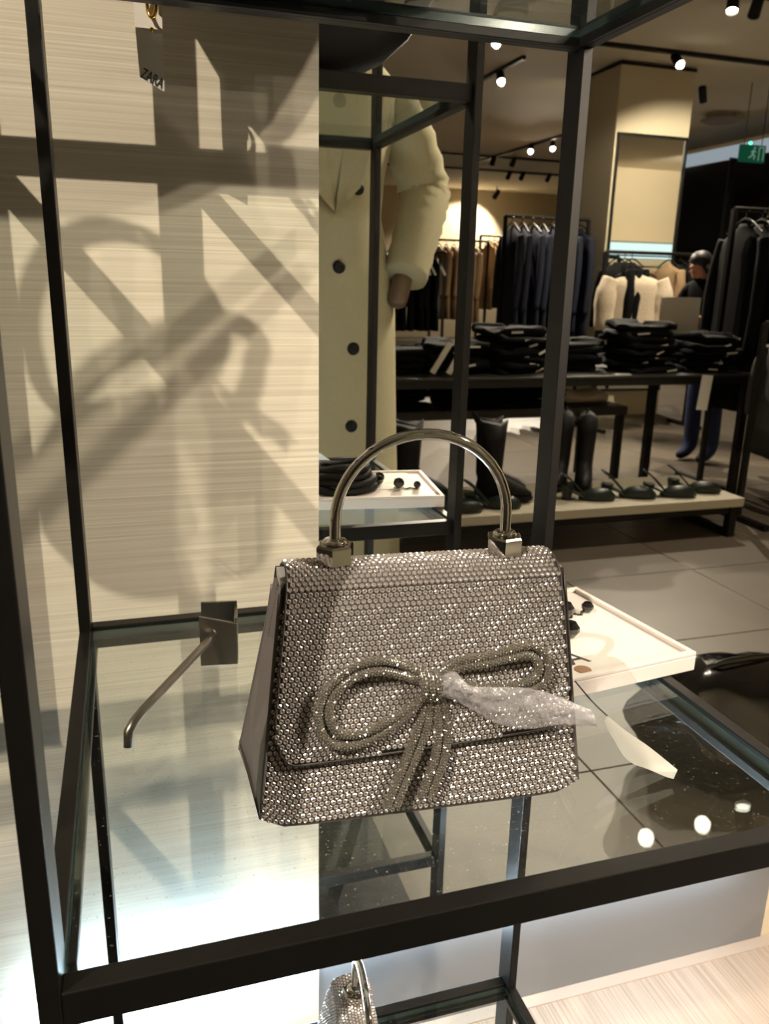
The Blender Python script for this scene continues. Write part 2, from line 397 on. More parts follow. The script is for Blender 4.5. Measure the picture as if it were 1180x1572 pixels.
def glass_shelf(x0, z, label):
    m = MB(); a, b, c, d = x0+PW/2+.0006, x0+W-PW/2-.0006, -D+RD+.0006, -.0076; z0, z1 = z-.0115, z-.0025
    # chamfered pane: clear faces, green edges
    ch = .0012
    vs = [(a+ch, c+ch, z1), (b-ch, c+ch, z1), (b-ch, d-ch, z1), (a+ch, d-ch, z1), (a, c, z1-ch), (b, c, z1-ch), (b, d, z1-ch), (a, d, z1-ch), (a, c, z0), (b, c, z0), (b, d, z0), (a, d, z0)]
    m.add(vs, [(0,1,2,3), (11,10,9,8)], 0)
    fs = []
    for i in range(4):
        j = (i+1) % 4; fs += [(4+i, 4+j, j, i), (8+i, 8+j, 4+j, 4+i)]
    m.add(vs, fs, 1)
    return tag(m.build('glass_shelf', [GLASS, GEDGE]), label, 'glass shelf')
glass_shelf(0, ZS, 'clear glass shelf carrying the silver handbag and the white tray')
glass_shelf(0, ZL, 'clear glass shelf under the silver handbag shelf, with a second silver bag')
glass_shelf(0, ZT, 'clear glass shelf above the silver handbag, with a black bag on top')
glass_shelf(-.67, ZT, 'clear top glass shelf of the neighbouring steel frame')
# cool LED profiles on the wall, behind the front rail
def led_strip(x0, x1, material, label, y0, yw, hh, z):
    t = thing('led_strip_light', label, 'strip light', ((x0+x1)/2, 0, z)); h_ = (x1-x0)/2
    MB().box(-h_, h_, y0+.010, yw-.0005, -.003, .003).build('bracket', STEEL, t)
    MB().box(-h_, h_, y0, y0+.010, -hh, hh).build('diffuser', material, t)
led_strip(-.10, EDGE-.004, LEDM, 'cool white LED strip light along the cream threaded wall under the shelf', .097, YM-.010, .007, .278)
led_strip(EDGE+.004, 1.00, LEDM2, 'dimmer LED strip light along the blue-grey panel under the mirror', .112, YM, .004, .270)

# ------------------------------------------------------------------ silver handbag
wb, wt, db, dt, hb, sx = .221, .190, .0932, .0332, .1597, .004
def hw(z): return wb/2+(wt/2-wb/2)*z/hb
def hwb(z): return hw(z)+.007*max(0, 1-z/.12)      # back panel is a little wider at the foot
def cxz(z): return sx*z/hb
def fy(z): return -db/2+(db-dt)/2*z/hb      # front plane
fn = Vector((0, -hb, (db-dt)/2)).normalized()   # outward front normal
fup = Vector((0, (db-dt)/2, hb)).normalized()
def bead(mb, p, n, r, k=0, hgt=1.0):
    n = n.normalized(); a = n.orthogonal().normalized(); b = n.cross(a); S = 7; a0 = k
    R = []
    for rad, h in ((r, 0), (r*.92, r*.55*hgt), (r*.62, r*.80*hgt), (r*.36, r*.52*hgt)):
        R.append([p+(a*math.cos(a0+2*PI*i/S)+b*math.sin(a0+2*PI*i/S))*rad+n*h for i in range(S)])
    base = len(mb.v); mb.v += [tuple(v) for r_ in R for v in r_]
    fs = []
    for i in range(3):
        for j in range(S):
            fs.append((base+i*S+j, base+i*S+(j+1) % S, base+(i+1)*S+(j+1) % S, base+(i+1)*S+j))
    fs.append(tuple(base+3*S+j for j in range(S)))
    mb.f += fs; mb.m += [0]*len(fs)
def stud(mb, p, n, r, k=0):
    n = n.normalized(); a = n.orthogonal().normalized(); b = n.cross(a); S = 5; base = len(mb.v)
    mb.v += [tuple(p+(a*math.cos(k+2*PI*i/S)+b*math.sin(k+2*PI*i/S))*r) for i in range(S)]
    mb.v += [tuple(p+(a*math.cos(k+2*PI*i/S)+b*math.sin(k+2*PI*i/S))*r*.5+n*r*.75) for i in range(S)]
    fs = [(base+i, base+(i+1) % S, base+S+(i+1) % S, base+S+i) for i in range(S)]+[tuple(base+S+i for i in range(S))]
    mb.f += fs; mb.m += [0]*len(fs)

def make_bag(label):
    t = thing('handbag', label, 'handbag', (.2309, -.3174, ZS-.0025), -.0703)
    # body shell: front, back, bottom
    z0 = .0
    def pan(sign, ztop, off=0):   # front (-1) / back (+1) panel outline points, slightly bowed
        R = []
        for i in range(13):
            z = z0+(ztop-z0)*i/12; row = []
            for j in range(15):
                u = -1+2*j/14; bow = .0025*(1-u*u)*math.sin(PI*min(1, z/hb))
                zz = z+.009*(abs(u)**14)*max(0, 1-z/.03)
                row.append(Vector((cxz(z)+u*(hw(z) if sign < 0 else hwb(z)), sign*(-fy(z)+bow+off), zz)))
            R.append(row)
        return R
    body = MB()
    F = pan(-1, hb-.004); Bk = pan(1, hb-.004)
    body.rings(F, closed=False); body.rings(Bk, closed=False)
    body.rings([F[0], Bk[0]], closed=False)
    bo = body.build('body', MESHF, t, smooth=True)
    # top lid of the body
    MB().box(-wt/2+sx, wt/2+sx, -dt/2+.001, dt/2-.001, hb-.010, hb-.004).build('top_panel', SATIN_IN, t)
    # gussets: folded satin sides
    for s in (-1, 1):
        g = MB(); zc = .052
        def ex(z, inn=0): return cxz(z)+s*(hw(z)-.0012-inn)
        A = [Vector((ex(z), fy(z)+.0008, z)) for z in (.010, zc, .105, hb-.012)]
        Bb = [Vector((ex(z, hw(z)-hwb(z)), -fy(z)-.0008, z)) for z in (.002, zc, .105, hb-.012)]
        Mi = [Vector((ex(.002, -.002), .006, .001)), Vector((ex(zc, -.006), .012, zc-.020)), Vector((ex(.105, .009), 0, .105)), Vector((ex(hb-.012, .012), 0, hb-.014))]
        g.rings([A, Mi, Bb], closed=False)
        go = g.build('gusset', SATIN, t)
        sm = go.modifiers.new('sol', 'SOLIDIFY'); sm.thickness = .0015; sm.offset = 1 if s < 0 else -1
        # piping along the front and back edge of the gusset and the bottom
        for S_ in (-1, 1):
            pth = [Vector((cxz(z)+s*(hwb(z) if S_ > 0 else hw(z)), S_*-fy(z), z)) for z in [(.011 if S_ < 0 else .003)+i*(hb-.021)/14 for i in range(15)]]
            MB().tube(pth, .0014, 6).build('piping', SATIN, t, smooth=True)
        if s < 0:
            st = MB()
            for i in range(34):
                z = .056+i*.0028; p = Vector((ex(z)-.0012+.0028*(i/34), -fy(z)-.007, z)); st.box(p.x-.0006, p.x+.0008, p.y-.0003, p.y+.0003, z, z+.0016)
            st.build('stitching', STITCH, t)['kind'] = 'stuff'
    # beads on front panel below the flap, and at its sides; and on the back
    PX_, PZ = .00385, .0033
    m = MB(); row = 0; z = .0035
    while z < hb-.02:
        u = -hw(z)+.0022+(PX_/2 if row % 2 else 0)
        while u < hw(z)-.0015:
            x = u+cxz(z); bow = .0025*(1-(u/hw(z))**2)*math.sin(PI*min(1, z/hb))
            zz = z+.009*(abs(u/hw(z))**14)*max(0, 1-z/.03)
            hidden = z > .062 and abs(u) < hw(z)-.012
            if not hidden: bead(m, Vector((x, fy(z)-bow, zz)), fn+Vector((random.uniform(-.08, .08), 0, random.uniform(-.08, .08))), .00185, row+u*900)
            bead(m, Vector((x, -fy(z)+bow, zz)), Vector((fn.x, -fn.y, fn.z)), .00185, row)
            u += PX_
        z += PZ; row += 1
    for j in range(9):      # bottom front edge roll
        pass
    m.build('bead_panel', STONE, t)['kind'] = 'stuff'
    # flap: from back edge over the top, down the front; profile param s
    off = .0042
    prof = []   # (y, z, normal)
    rT = dt/2+.0055
    ZA = hb-.016
    def fbow(u, z): return .0025*(1-u*u)*math.sin(PI*z/hb)*max(0, min(1, (ZA-z)/.03))
    prof.append((rT+.001, hb-.034)); prof.append((rT, hb-.024))
    for i in range(9):
        a = PI*(i/8); prof.append((rT*math.cos(a), ZA+.019*math.sin(a)**.85 if i not in (0, 8) else ZA))
    zb_ = .046
    for i in range(1, 15):
        z = ZA+(zb_-ZA)*i/14; prof.append((fy(z)-off, z))
    def rowat(k):   # interpolate profile by index float
        i = min(len(prof)-2, int(k)); f = k-i; a, b = prof[i], prof[i+1]
        return a[0]+(b[0]-a[0])*f, a[1]+(b[1]-a[1])*f
    NU = 40
    def lower(u):   # rounded lower corners, rising a little to the right
        e = max(0, abs(u)-.84)/.16
        return .030*(1-math.sqrt(max(0, 1-e*e)))+.004*u
    fl = MB(); rows = []; K = len(prof)
    kmax = K-1
    for i in range(K):
        r_ = []
        for j in range(NU+1):
            u = -1+2*j/NU
            y, z = prof[i]
            zz = z
            if i >= 11:
                lo = zb_+lower(u); tt = (i-10)/(K-11); ztop = ZA
                zz = ztop+(lo-ztop)*tt; y = fy(zz)-off-fbow(u, zz)
            r_.append(Vector((cxz(zz)+u*(hw(zz)-.0035), y, zz)))
        rows.append(r_)
    fl.rings(rows, closed=False)
    fo_ = fl.build('flap', MESHF, t, smooth=True)
    so = fo_.modifiers.new('sol', 'SOLIDIFY'); so.thickness = .0012; so.offset = 0
    # flap edge binding
    edge = [rows[i][0] for i in range(K)]+[rows[K-1][j] for j in range(1, NU)]+[rows[i][NU] for i in range(K-1, -1, -1)]
    MB().tube([v+Vector((0, -.0005, 0)) for v in edge], .0008, 6).build('flap_binding', MESHF, t, smooth=True)
    # beads on flap: walk the profile by arc length
    m = MB(); pts = []
    L = [0]
    for i in range(1, K): L.append(L[-1]+math.dist(prof[i], prof[i-1]))
    s_ = .002; row = 0
    while s_ < L[-1]+.004:
        k = 0
        while k < K-2 and L[k+1] < s_: k += 1
        f = (s_-L[k])/(L[k+1]-L[k]); y = prof[k][0]+(prof[k+1][0]-prof[k][0])*f; z = prof[k][1]+(prof[k+1][1]-prof[k][1])*f
        ty, tz = prof[k+1][0]-prof[k][0], prof[k+1][1]-prof[k][1]; n = Vector((0, tz, -ty)).normalized()
        front = k >= 10
        wv = hw(z)-.0035; u = -wv+.0016+(PX_/2 if row % 2 else 0)
        while u < wv-.001:
            uu_ = u/wv; ok = True; yy = y
            if front:
                if z < zb_+lower(uu_)+.001: ok = False
                yy = y-fbow(uu_, z)
            if ok: bead(m, Vector((u+cxz(z), yy, z))+n*.0002, n+Vector((random.uniform(-.08, .08), random.uniform(-.03, .03), random.uniform(-.08, .08))), .00185, row+u*900)
            u += PX_
        s_ += PZ; row += 1
    m.build('flap_beads', STONE, t)['kind'] = 'stuff'
    # handle with two hex nuts
    hx, ztop = sx, hb+.0895
    ns = .0584; nz = hb+.0025
    hd = []
    zs = nz+.028
    rx = ns; rz = ztop-.0035-zs
    hd += [Vector((hx-ns, 0, nz+.006)), Vector((hx-ns, 0, zs-.012))]
    for i in range(25):
        a = PI-PI*i/24; hd.append(Vector((hx+rx*math.cos(a), 0, zs+rz*math.sin(a))))
    hd += [Vector((hx+ns, 0, zs-.012)), Vector((hx+ns, 0, nz+.006))]
    MB().tube(hd, .0037, 16, up=(0, 1, 0)).build('handle', CHROME, t, smooth=True)
    for s in (-1, 1):
        n_ = MB().lathe([(.0, 0), (.0122, 0), (.0130, .001), (.0130, .0115), (.0118, .0130), (.0, .0130)], (0, 0, 0), 6).build('handle_nut', CHROME, t, loc=(hx+s*ns, 0, nz), rot=(0, 0, .22))
        MB().lathe([(.0072, .0128), (.0086, .0140), (.0072, .0158), (.0048, .0163)], (0, 0, 0), 20).build('collar', CHROME, n_, smooth=True)
    # bow of crystal rope
    def rope(pts, name, parent, r=.0029, off0=.008, lift=None):
        P = catmull([Vector((x/1000, fy(z/1000)-off0-(lift[i] if lift else 0), z/1000)) for i, (x, z) in enumerate(pts)], 7)
        # even resample
        Q = [P[0]]; acc = 0; step = .0019
        for a, b in zip(P, P[1:]):
            seg = (b-a).length; d_ = step-acc
            while d_ <= seg:
                Q.append(a+(b-a)*(d_/seg)); d_ += step
            acc = seg-(d_-step)
        core = MB().tube(P, r*.86, 8).build(name, STONEG, parent, smooth=True)
        mb = MB()
        for i, p in enumerate(Q):
            tt = (Q[min(i+1, len(Q)-1)]-Q[max(i-1, 0)]).normalized(); a = fn-tt*fn.dot(tt); a.normalize(); b = tt.cross(a)
            for k in range(8):
                an = 2*PI*(k+.5*(i % 2))/8; n = a*math.cos(an)+b*math.sin(an)
                stud(mb, p+n*r*.82, n+tt*random.uniform(-.25, .25)+b*random.uniform(-.2, .2), .00105, k+i)
        so_ = mb.build('crystals', STONEG, core); so_['kind'] = 'stuff'
        return core
    lift = [0, .002, .004, .004, .003, .003, .003, .003, .003, .002, 0]
    LO = [(-0.3,91.7),(-15.3,103),(-32.4,108.5),(-51.4,105),(-67.5,91),(-72,74),(-65,58.5),(-47,55.5),(-24.7,64),(-7.1,77.5),(.9,86)]
    rope(LO, 'bow_loop', t, lift=lift)
    cen = (-38, 83)
    rope([(cen[0]+(x-cen[0])*.80 if x < -10 else x, cen[1]+(z-cen[1])*.74) for x, z in LO], 'bow_loop', t, lift=lift, off0=.0085)
    LR = [(4.1,92.4),(19.7,102.5),(37.7,105),(55.9,108.5),(73,109.5),(83,99),(80,84.5),(65,79),(42,77.5),(19.5,83),(6.3,88.2)]
    rope(LR, 'bow_loop', t, lift=lift)
    cen = (45, 94)
    rope([(cen[0]+(x-cen[0])*.82 if x > 12 else x, cen[1]+(z-cen[1])*.62) for x, z in LR], 'bow_loop', t, lift=lift, off0=.0085)
    for dx in (-.0, 6.2):
        rope([(0.1+dx*.3, 83), (-6.8+dx, 61), (-15.1+dx, 40), (-22.9+dx, 23.3), (-28.8+dx, 9.5)], 'bow_tail', t, off0=.0075)
        rope([(5.9+dx*.3, 82), (7.4+dx, 63.3), (5.3+dx, 41.8), (-.8+dx, 25), (-5.4+dx, 13.3)], 'bow_tail', t, off0=.0075)
    for k, xx in enumerate((-3.5, 1.2, 6.0)):
        rope([(xx-1.2, 99.5-k), (xx, 93), (xx+.2, 87), (xx-.8, 80)], 'bow_knot', t, r=.0031, off0=.010, lift=[0, .0045, .0045, 0])
    return t
bag = make_bag('large silver beaded handbag with crystal bow and arched metal handle on the glass shelf')
bag2 = copy_tree(bag)
bag2['label'] = 'second silver beaded handbag, mostly hidden on the lower glass shelf'
bag2.location = (.243, -.172, ZL-.0025); bag2.rotation_euler = (0, 0, math.radians(-97))
# plastic sleeve over the right bow loop (main bag only)
FILM = mat('frosted_plastic_film', (206, 202, 206), .2, 0, .08, 300, bump=.5, alpha=.38, spec=1)
top = [(8.3,96.1),(17.1,97.9),(26.7,88.5),(43.6,86),(61.7,84),(80.1,79),(98.9,70.5),(113.5,63.5)]
bot = [(3,91.6),(5,84.7),(16.9,79.3),(30.1,71),(47.9,60.5),(66.2,56),(89.5,55.4),(116,52.8)]
T_ = catmull([Vector((x, 0, z)) for x, z in top], 6); B_ = catmull([Vector((x, 0, z)) for x, z in bot], 6)
fr_, bk_ = [], []
rnd = random.Random(3)
for i, (a, b) in enumerate(zip(T_, B_)):
    rf, rb = [], []
    for j in range(9):
        f = j/8; p = a.lerp(b, f); s_ = math.sin(PI*f)*min(1, i/6)
        wr = rnd.uniform(-.0014, .0014) if 0 < j < 8 else 0
        z = p.z/1000
        rf.append(Vector((p.x/1000, fy(z)-.0150-.0035*s_+wr*1.5, z+wr*.4))); rb.append(Vector((p.x/1000, fy(z)-.0135+.0008*s_, z)))
    fr_.append(rf); bk_.append(rb)
fm = MB(); fm.rings(fr_, closed=False)
fm.rings(bk_, closed=False)
fmo = fm.build('plastic_film', FILM, bag, smooth=True); fmo['label'] = 'crumpled translucent plastic film pulled over the right bow loop'
# price tag hanging from the bag, resting on the glass
pt = thing('price_tag', 'white paper price tag on a cord, leaning off the silver handbag onto the glass', 'price tag', (.4205, -.3700, ZS-.0022))
base = Vector((.4205, -.3700, ZS-.0022))
cp = [Vector((.352, -.332, .915))-base, Vector((.362, -.341, .902))-base, Vector((.372, -.347, .892))-base]
MB().tube(catmull(cp, 4), .0006, 6).build('cord', STITCH, pt)
spine = catmull([Vector((.372, -.347, .892)), Vector((.386, -.3535, .8805)), Vector((.402, -.360, .869)), Vector((.4205, -.3700, .8535))], 4)
R0, R1 = [], []
for i, p in enumerate(spine):
    f = i/(len(spine)-1); wv = .004+.013*min(1, f*2.2)*(1-.75*max(0, f-.6)/.4)
    q_ = p-base; side = Vector((-.35, -.15, -.55)).normalized()
    R0.append(q_); R1.append(q_+side*wv)
mb = MB(); mb.rings([[a, b] for a, b in zip(R0, R1)], closed=False)
co = mb.build('card', mat('shiny_tag_paper', (214, 212, 202), .35, 0, .05, 20), pt); s2_ = co.modifiers.new('s', 'SOLIDIFY'); s2_.thickness = .0006

# ------------------------------------------------------------------ loose display hook lying on the glass
GT = ZS-.0025
hk = thing('display_hook', 'loose brushed-metal display hook with a bent rod lying on the glass', 'hook', (.121, -.098, GT), math.radians(-8))
MB().prism([(-.0165, 0), (.0165, 0), (.0165, .048), (-.0165, .048)], -.0015, .0015).build('back_plate', BRUSH, hk, loc=(0, .0165, 0), bevel=.0005)
MB().prism([(-.0165, 0), (.0165, 0), (.0165, .040), (-.0165, .048)], -.0015, .0015).build('front_plate', BRUSH, hk, loc=(0, -.0165, 0), bevel=.0005)
MB().box(.0140, .0168, -.0150, .0150, 0, .044).build('side_plate', BRUSH, hk, bevel=.0005)
inv = Matrix.Translation((.121, -.098, GT)) @ Matrix.Rotation(math.radians(-8), 4, 'Z'); inv.invert()
rod = [Vector((.114, -.1165, GT+.030)), Vector((.108, -.125, GT+.0285)), Vector((.0505, -.2165, GT+.0195)), Vector((.0435, -.2275, GT+.0170)), Vector((.0395, -.2325, GT+.0125)), Vector((.0385, -.2345, GT+.0008))]
MB().tube([inv @ p for p in rod], .0036, 12).build('rod', BRUSH, hk, smooth=True)

# ------------------------------------------------------------------ white tray with card and beads
TRX, TRY, TRR = .392, -.170, math.radians(7.5)
tw, td = .262, .176
tr_ = thing('display_tray', 'white lacquered tray overhanging the right edge of the glass shelf', 'tray', (TRX, TRY, ZS+.0002), TRR)
MB().box(-tw/2, tw/2, -td/2, td/2, 0, .0145).build('base', WHITE, tr_, bevel=.001)
for a in ((-tw/2, tw/2, -td/2, -td/2+.006), (-tw/2, tw/2, td/2-.006, td/2), (-tw/2, -tw/2+.006, -td/2+.006, td/2-.006), (tw/2-.006, tw/2, -td/2+.006, td/2-.006)):
    MB().box(*a, .0145, .0185).build('rim', WHITE, tr_, bevel=.001)
TT = ZS+.0147
def tl(x, y, z=0): # tray local -> world
    c, s = math.cos(TRR), math.sin(TRR); return (TRX+c*x-s*y, TRY+s*x+c*y, TT+z)
cdx, cdy, _ = tl(.027, -.0265)
cardo = thing('jewellery_card', 'white jewellery card with black lettering and a brown oval on the tray', 'card', (cdx, cdy, TT), TRR)
MB().box(-.077, .078, -.0545, .0565, 0, .0012).build('card', CARD, cardo)
lettering('ZARA', .034, INK, cardo, (-.034, -.026, .0014), (0, 0, 0), sx=.9)
MB().lathe([(0, 0), (.0075, 0), (.0075, .0003), (0, .0003)], seg=24).build('oval_sticker', BROWNINK, cardo, loc=(-.012, -.0465, .0012))
# black beads strung with a silver chain
nk = thing('bead_necklace', 'necklace of black faceted beads and silver chain on the white tray', 'necklace', tl(.05, .045))
bx = [(.458, -.134), (.4385, -.178), (.487, -.128), (.430, -.158)]
o0 = Vector(tl(.05, .045))
for i, (x, y) in enumerate(bx):
    z = .0012+.009
    s = .009 if i != 2 else .0062
    MB().lathe([(0, -s), (s*.62, -s*.78), (s, -s*.25), (s, s*.25), (s*.62, s*.78), (0, s)], seg=10).build('bead', BPATENT, nk, loc=(x-o0.x, y-o0.y, z if i != 2 else s+.0012))
ch = MB()
for i in range(16):
    f = i/15; x = .452+f*.034; y = -.137+f*.010+.003*math.sin(i)
    stud(ch, Vector((x-o0.x, y-o0.y, .001)), Vector((0, 0, 1)), .0022, i)
ch.build('chain', CHROME, nk)['kind'] = 'stuff'
# black coiled strap at the back of the tray (seen in the mirror)
cx_, cy_, _ = tl(-.022, .030)
cs = thing('coiled_belt', 'coiled black leather belt piled at the back of the white tray', 'belt', (cx_, cy_, TT), 0)
for k in range(4):
    r = .050-.004*k; z = .006+.011*k
    pth = [(r*math.cos(2*PI*i/28)*1.05+.003*math.sin(k*2), r*.62*math.sin(2*PI*i/28), z+.0022*math.sin(3*2*PI*i/28+k)) for i in range(28)]
    MB().tube(pth, .0068, 8, loop=True).build('coil', BLEATHER, cs, smooth=True)
MB().tube(catmull([(-.05, .01, .02), (-.075, .02, .035), (-.10, .03, .052), (-.118, .035, .062)], 5), .0016, 6).build('cord', CARD, cs)

# ------------------------------------------------------------------ things on the top shelf
def chain(path, r, wire, name, parent, material, loc=(0, 0, 0)):
    P = catmull(path, 10); mb = MB(); step = r*2.6; Q = [P[0]]; acc = 0
    for a, b in zip(P, P[1:]):
        sg = (b-a).length; d_ = step-acc
        while d_ <= sg: Q.append(a+(b-a)*(d_/sg)); d_ += step
        acc = sg-(d_-step)
    for i in range(len(Q)-1):
        c = (Q[i]+Q[i+1])/2; t = (Q[i+1]-Q[i]).normalized(); n = t.orthogonal().normalized()
        if i % 2: n = t.cross(n)
        L2 = step*.82
        lp = []
        for k in range(12):
            a = 2*PI*k/12; lp.append(c+t*L2*math.cos(a)+n*r*math.sin(a))
        mb.tube(lp, wire, 6, loop=True)
    o = mb.build(name, material, parent, loc=loc, smooth=True); return o
hb_ = thing('hobo_bag', 'big black leather hobo bag standing on the top glass shelf', 'handbag', (.230, -.041, ZT-.0025))
R = []
for z, rx, ry in ((0, .095, .026), (.006, .120, .036), (.025, .156, .046), (.055, .190, .050), (.085, .214, .049), (.137, .244, .042), (.20, .248, .030), (.25, .225, .016), (.268, .205, .008)):
    ring = []
    for k in range(36):
        a = 2*PI*k/36; wv = 1+.012*math.sin(5*a+z*40)
        ring.append(Vector((rx*wv*math.copysign(abs(math.cos(a))**.75, math.cos(a)), ry*wv*math.copysign(abs(math.sin(a))**.9, math.sin(a)), z)))
    R.append(ring)
MB().rings(R).build('body', BLEATHER, hb_, smooth=True)
MB().tube(catmull([(-.17, 0, .25), (-.13, 0, .36), (0, 0, .43), (.13, 0, .36), (.17, 0, .25)], 6), .010, 8).build('strap', BLEATHER, hb_, smooth=True)
chain([Vector((-.215, -.05, .20)), Vector((-.235, -.052, .12)), Vector((-.20, -.056, .05)), Vector((-.14, -.054, .025)), Vector((-.06, -.058, .04))], .0075, .0022, 'chain_strap', hb_, GOLD)
# gold chain and swing tag dangling behind the rail
gc = thing('chain_strap', 'gold chain dangling over the back rail of the top shelf', 'chain', (.0935, .030, 1.400))
chain([Vector((-.004, -.012, .12)), Vector((-.002, -.004, .06)), Vector((.001, 0, .025)), Vector((.0005, 0, .004))], .0052, .0017, 'links', gc, GOLD)
MB().lathe([(0, -.0022), (.0016, -.0014), (.0022, 0), (.0016, .0014), (0, .0022)], seg=10).build('end_ball', GOLD, gc, loc=(0, 0, -.001), smooth=True)
tgm = thing('swing_tag', 'grey-white paper swing tag with black letters hanging beside the gold chain', 'tag', (.091, .038, 1.353))
MB().add([(-.0085, 0, .009), (.0115, 0, -.001), (.0125, .0, .075), (.012, 0, .15), (-.012, 0, .15), (-.0115, 0, .06), (-.0095, .0006, .009), (.0105, .0006, -.001), (.0125, .0006, .075), (.012, .0006, .15), (-.012, .0006, .15), (-.0115, .0006, .06)],
         [(0, 1, 2, 3, 4, 5), (11, 10, 9, 8, 7, 6)]+[(i, i+6, (i+1) % 6+6, (i+1) % 6) for i in range(6)]).build('card', CARD, tgm)
lettering('ZARA', .0125, INK, tgm, (.0012, -.0006, .0085), (PI/2, math.radians(24), 0), sx=.62)
# bags on the neighbouring frame
def ring_bag(x, y, z, label, rz=0, s=1.0):
    t = thing('ring_handle_bag', label, 'handbag', (x, y, z), rz)
    R = []
    for zz, rx, ry in ((0, .075, .03), (.006, .085, .038), (.05, .09, .04), (.09, .075, .028), (.105, .06, .014)):
        R.append([Vector((rx*s*math.copysign(abs(math.cos(2*PI*k/28))**.6, math.cos(2*PI*k/28)), ry*s*math.copysign(abs(math.sin(2*PI*k/28))**.7, math.sin(2*PI*k/28)), zz*s)) for k in range(28)])
    MB().rings(R).build('body', BLEATHER, t, smooth=True)
    for yy in (-.012, .012):
        lp = [Vector((.082*s*math.cos(2*PI*k/40), yy*s+.02*s*math.copysign(1, yy)*max(0, math.sin(2*PI*k/40)), .15*s+.062*s*math.sin(2*PI*k/40))) for k in range(40)]
        MB().tube(lp, .0065*s, 8, loop=True).build('ring_handle', BLEATHER, t, smooth=True)
    chain([Vector((-.085*s, 0, .09*s)), Vector((-.03*s, -.05*s, .19*s)), Vector((.05*s, -.055*s, .14*s)), Vector((.088*s, 0, .09*s))], .0065, .0018, 'chain_strap', t, GOLD)
    return t
ring_bag(-.315, -.30, ZT-.0025, 'small black bag with two ring handles on the neighbouring top shelf', .15)
ring_bag(-.40, -.09, ZT-.0025, 'larger black bag with ring handles at the back of the neighbouring top shelf', -.2, 1.35)

# ------------------------------------------------------------------ shop seen in the mirror
# low bench with shoes
BX0, BX1, BY0, BY1 = .75, 2.90, RY(2.36), RY(2.86)     # BY0 edge faces the mirror
bn = thing('low_bench', 'long low bench with pale top and dark legs carrying shoes', 'bench', (0, 0, 0))
MB().box(BX0, BX1, BY1, BY0, .155, .20).build('bench_top', BENCHT, bn, bevel=.004)
for x in (BX0+.08, BX1-.045):
    m = MB(); m.box(x-.02, x+.02, BY0-.05, BY0-.01, 0, .155).box(x-.02, x+.02, BY1+.01, BY1+.05, 0, .155).box(x-.02, x+.02, BY1+.05, BY0-.05, 0, .035)
    m.build('leg_frame', BLACKM, bn)
MB().box(BX0+.1, BX1-.065, BY0-.05, BY0-.02, .12, .155).build('apron', BLACKM, bn)

def boot(x, y, z, rz, h, material, label, group=None):
    t = thing('ankle_boot', label, 'boot', (x, y, z), rz, group)
    R = []
    for cx, zz, rx, ry in ((.02, .03, .12, .042), (.018, .05, .122, .044), (.0, .08, .098, .042), (-.045, .115, .062, .042), (-.055, .15, .052, .043), (-.055, h*.75, .058, .048), (-.055, h, .066, .052)):
        R.append([Vector((cx+rx*math.cos(2*PI*k/18), ry*math.sin(2*PI*k/18), zz+(.018*math.cos(4*PI*k/18) if zz == h else 0))) for k in range(18)])
    MB().rings(R).build('upper', material, t, smooth=True)
    MB().rings([[Vector((.02+.125*f*math.cos(2*PI*k/18), .046*f*math.sin(2*PI*k/18), zz)) for k in range(18)] for f, zz in ((.97, .012), (1.02, .02), (1.0, .033))]).build('sole', BLEATHER, t)
    MB().box(-.105, -.035, -.032, .032, 0, .03).build('heel', BLEATHER, t, bevel=.004)
    MB().tube(catmull([(-.118, 0, h-.02), (-.135, 0, h+.03), (-.118, 0, h+.012)], 4), .004, 6).build('pull_loop', material, t)
    return t
BT = .20
bg = 'ankle boots on the low bench'
def bootpair(xp, yv, rz, h, material, lab):
    boot(xp, RY(yv), BT, rz, h, material, lab+', at the back', bg)
    boot(xp+.12*math.cos(rz+PI/2), RY(yv)+.12*math.sin(rz+PI/2), BT, rz+.12, h, material, lab+', in front', bg)
bootpair(1.33, 2.70, .4, .36, BLEATHER, 'tall black boot right of the cream coat on the bench')
bootpair(1.72, 2.68, .25, .37, BLEATHER, 'tall black boot behind the bag handle')
bootpair(2.20, 2.70, PI/2+.5, .36, BLEATHER, 'tall black boot with pull loop behind the green shoes')
bootpair(1.02, 2.68, .3, .34, BLEATHER, 'tall black boot behind the cream coat')
def sandal(x, y, z, rz, label):
    t = thing('slingback_shoe', label, 'shoe', (x, y, z), rz, 'dark green shoes on the low bench')
    R = []
    for cx, zz, rx, ry in ((.045, .004, .085, .036), (.045, .014, .09, .04), (.05, .03, .08, .038), (.055, .05, .055, .03), (.06, .058, .03, .016)):
        R.append([Vector((cx+rx*math.cos(2*PI*k/16), ry*math.sin(2*PI*k/16), zz)) for k in range(16)])
    MB().rings(R).build('upper', DGREEN, t, smooth=True)
    MB().rings([[Vector((-.02, -.03, .012)), Vector((-.02, .03, .012)), Vector((-.02, .03, .02)), Vector((-.02, -.03, .02))], [Vector((-.12, -.028, .06)), Vector((-.12, .028, .06)), Vector((-.12, .028, .068)), Vector((-.12, -.028, .068))]]).build('insole', DGREEN, t)
    MB().rings([[Vector((-.10+f*.028*math.cos(2*PI*k/10), f*.028*math.sin(2*PI*k/10), zz)) for k in range(10)] for f, zz in ((.85, 0), (.85, .02), (1.1, .062))]).build('heel', DGREEN, t)
    MB().tube(catmull([(-.02, .034, .03), (-.09, .032, .10), (-.135, 0, .13), (-.09, -.032, .10), (-.02, -.034, .03)], 5), .004, 6).build('heel_strap', DGREEN, t)
    return t
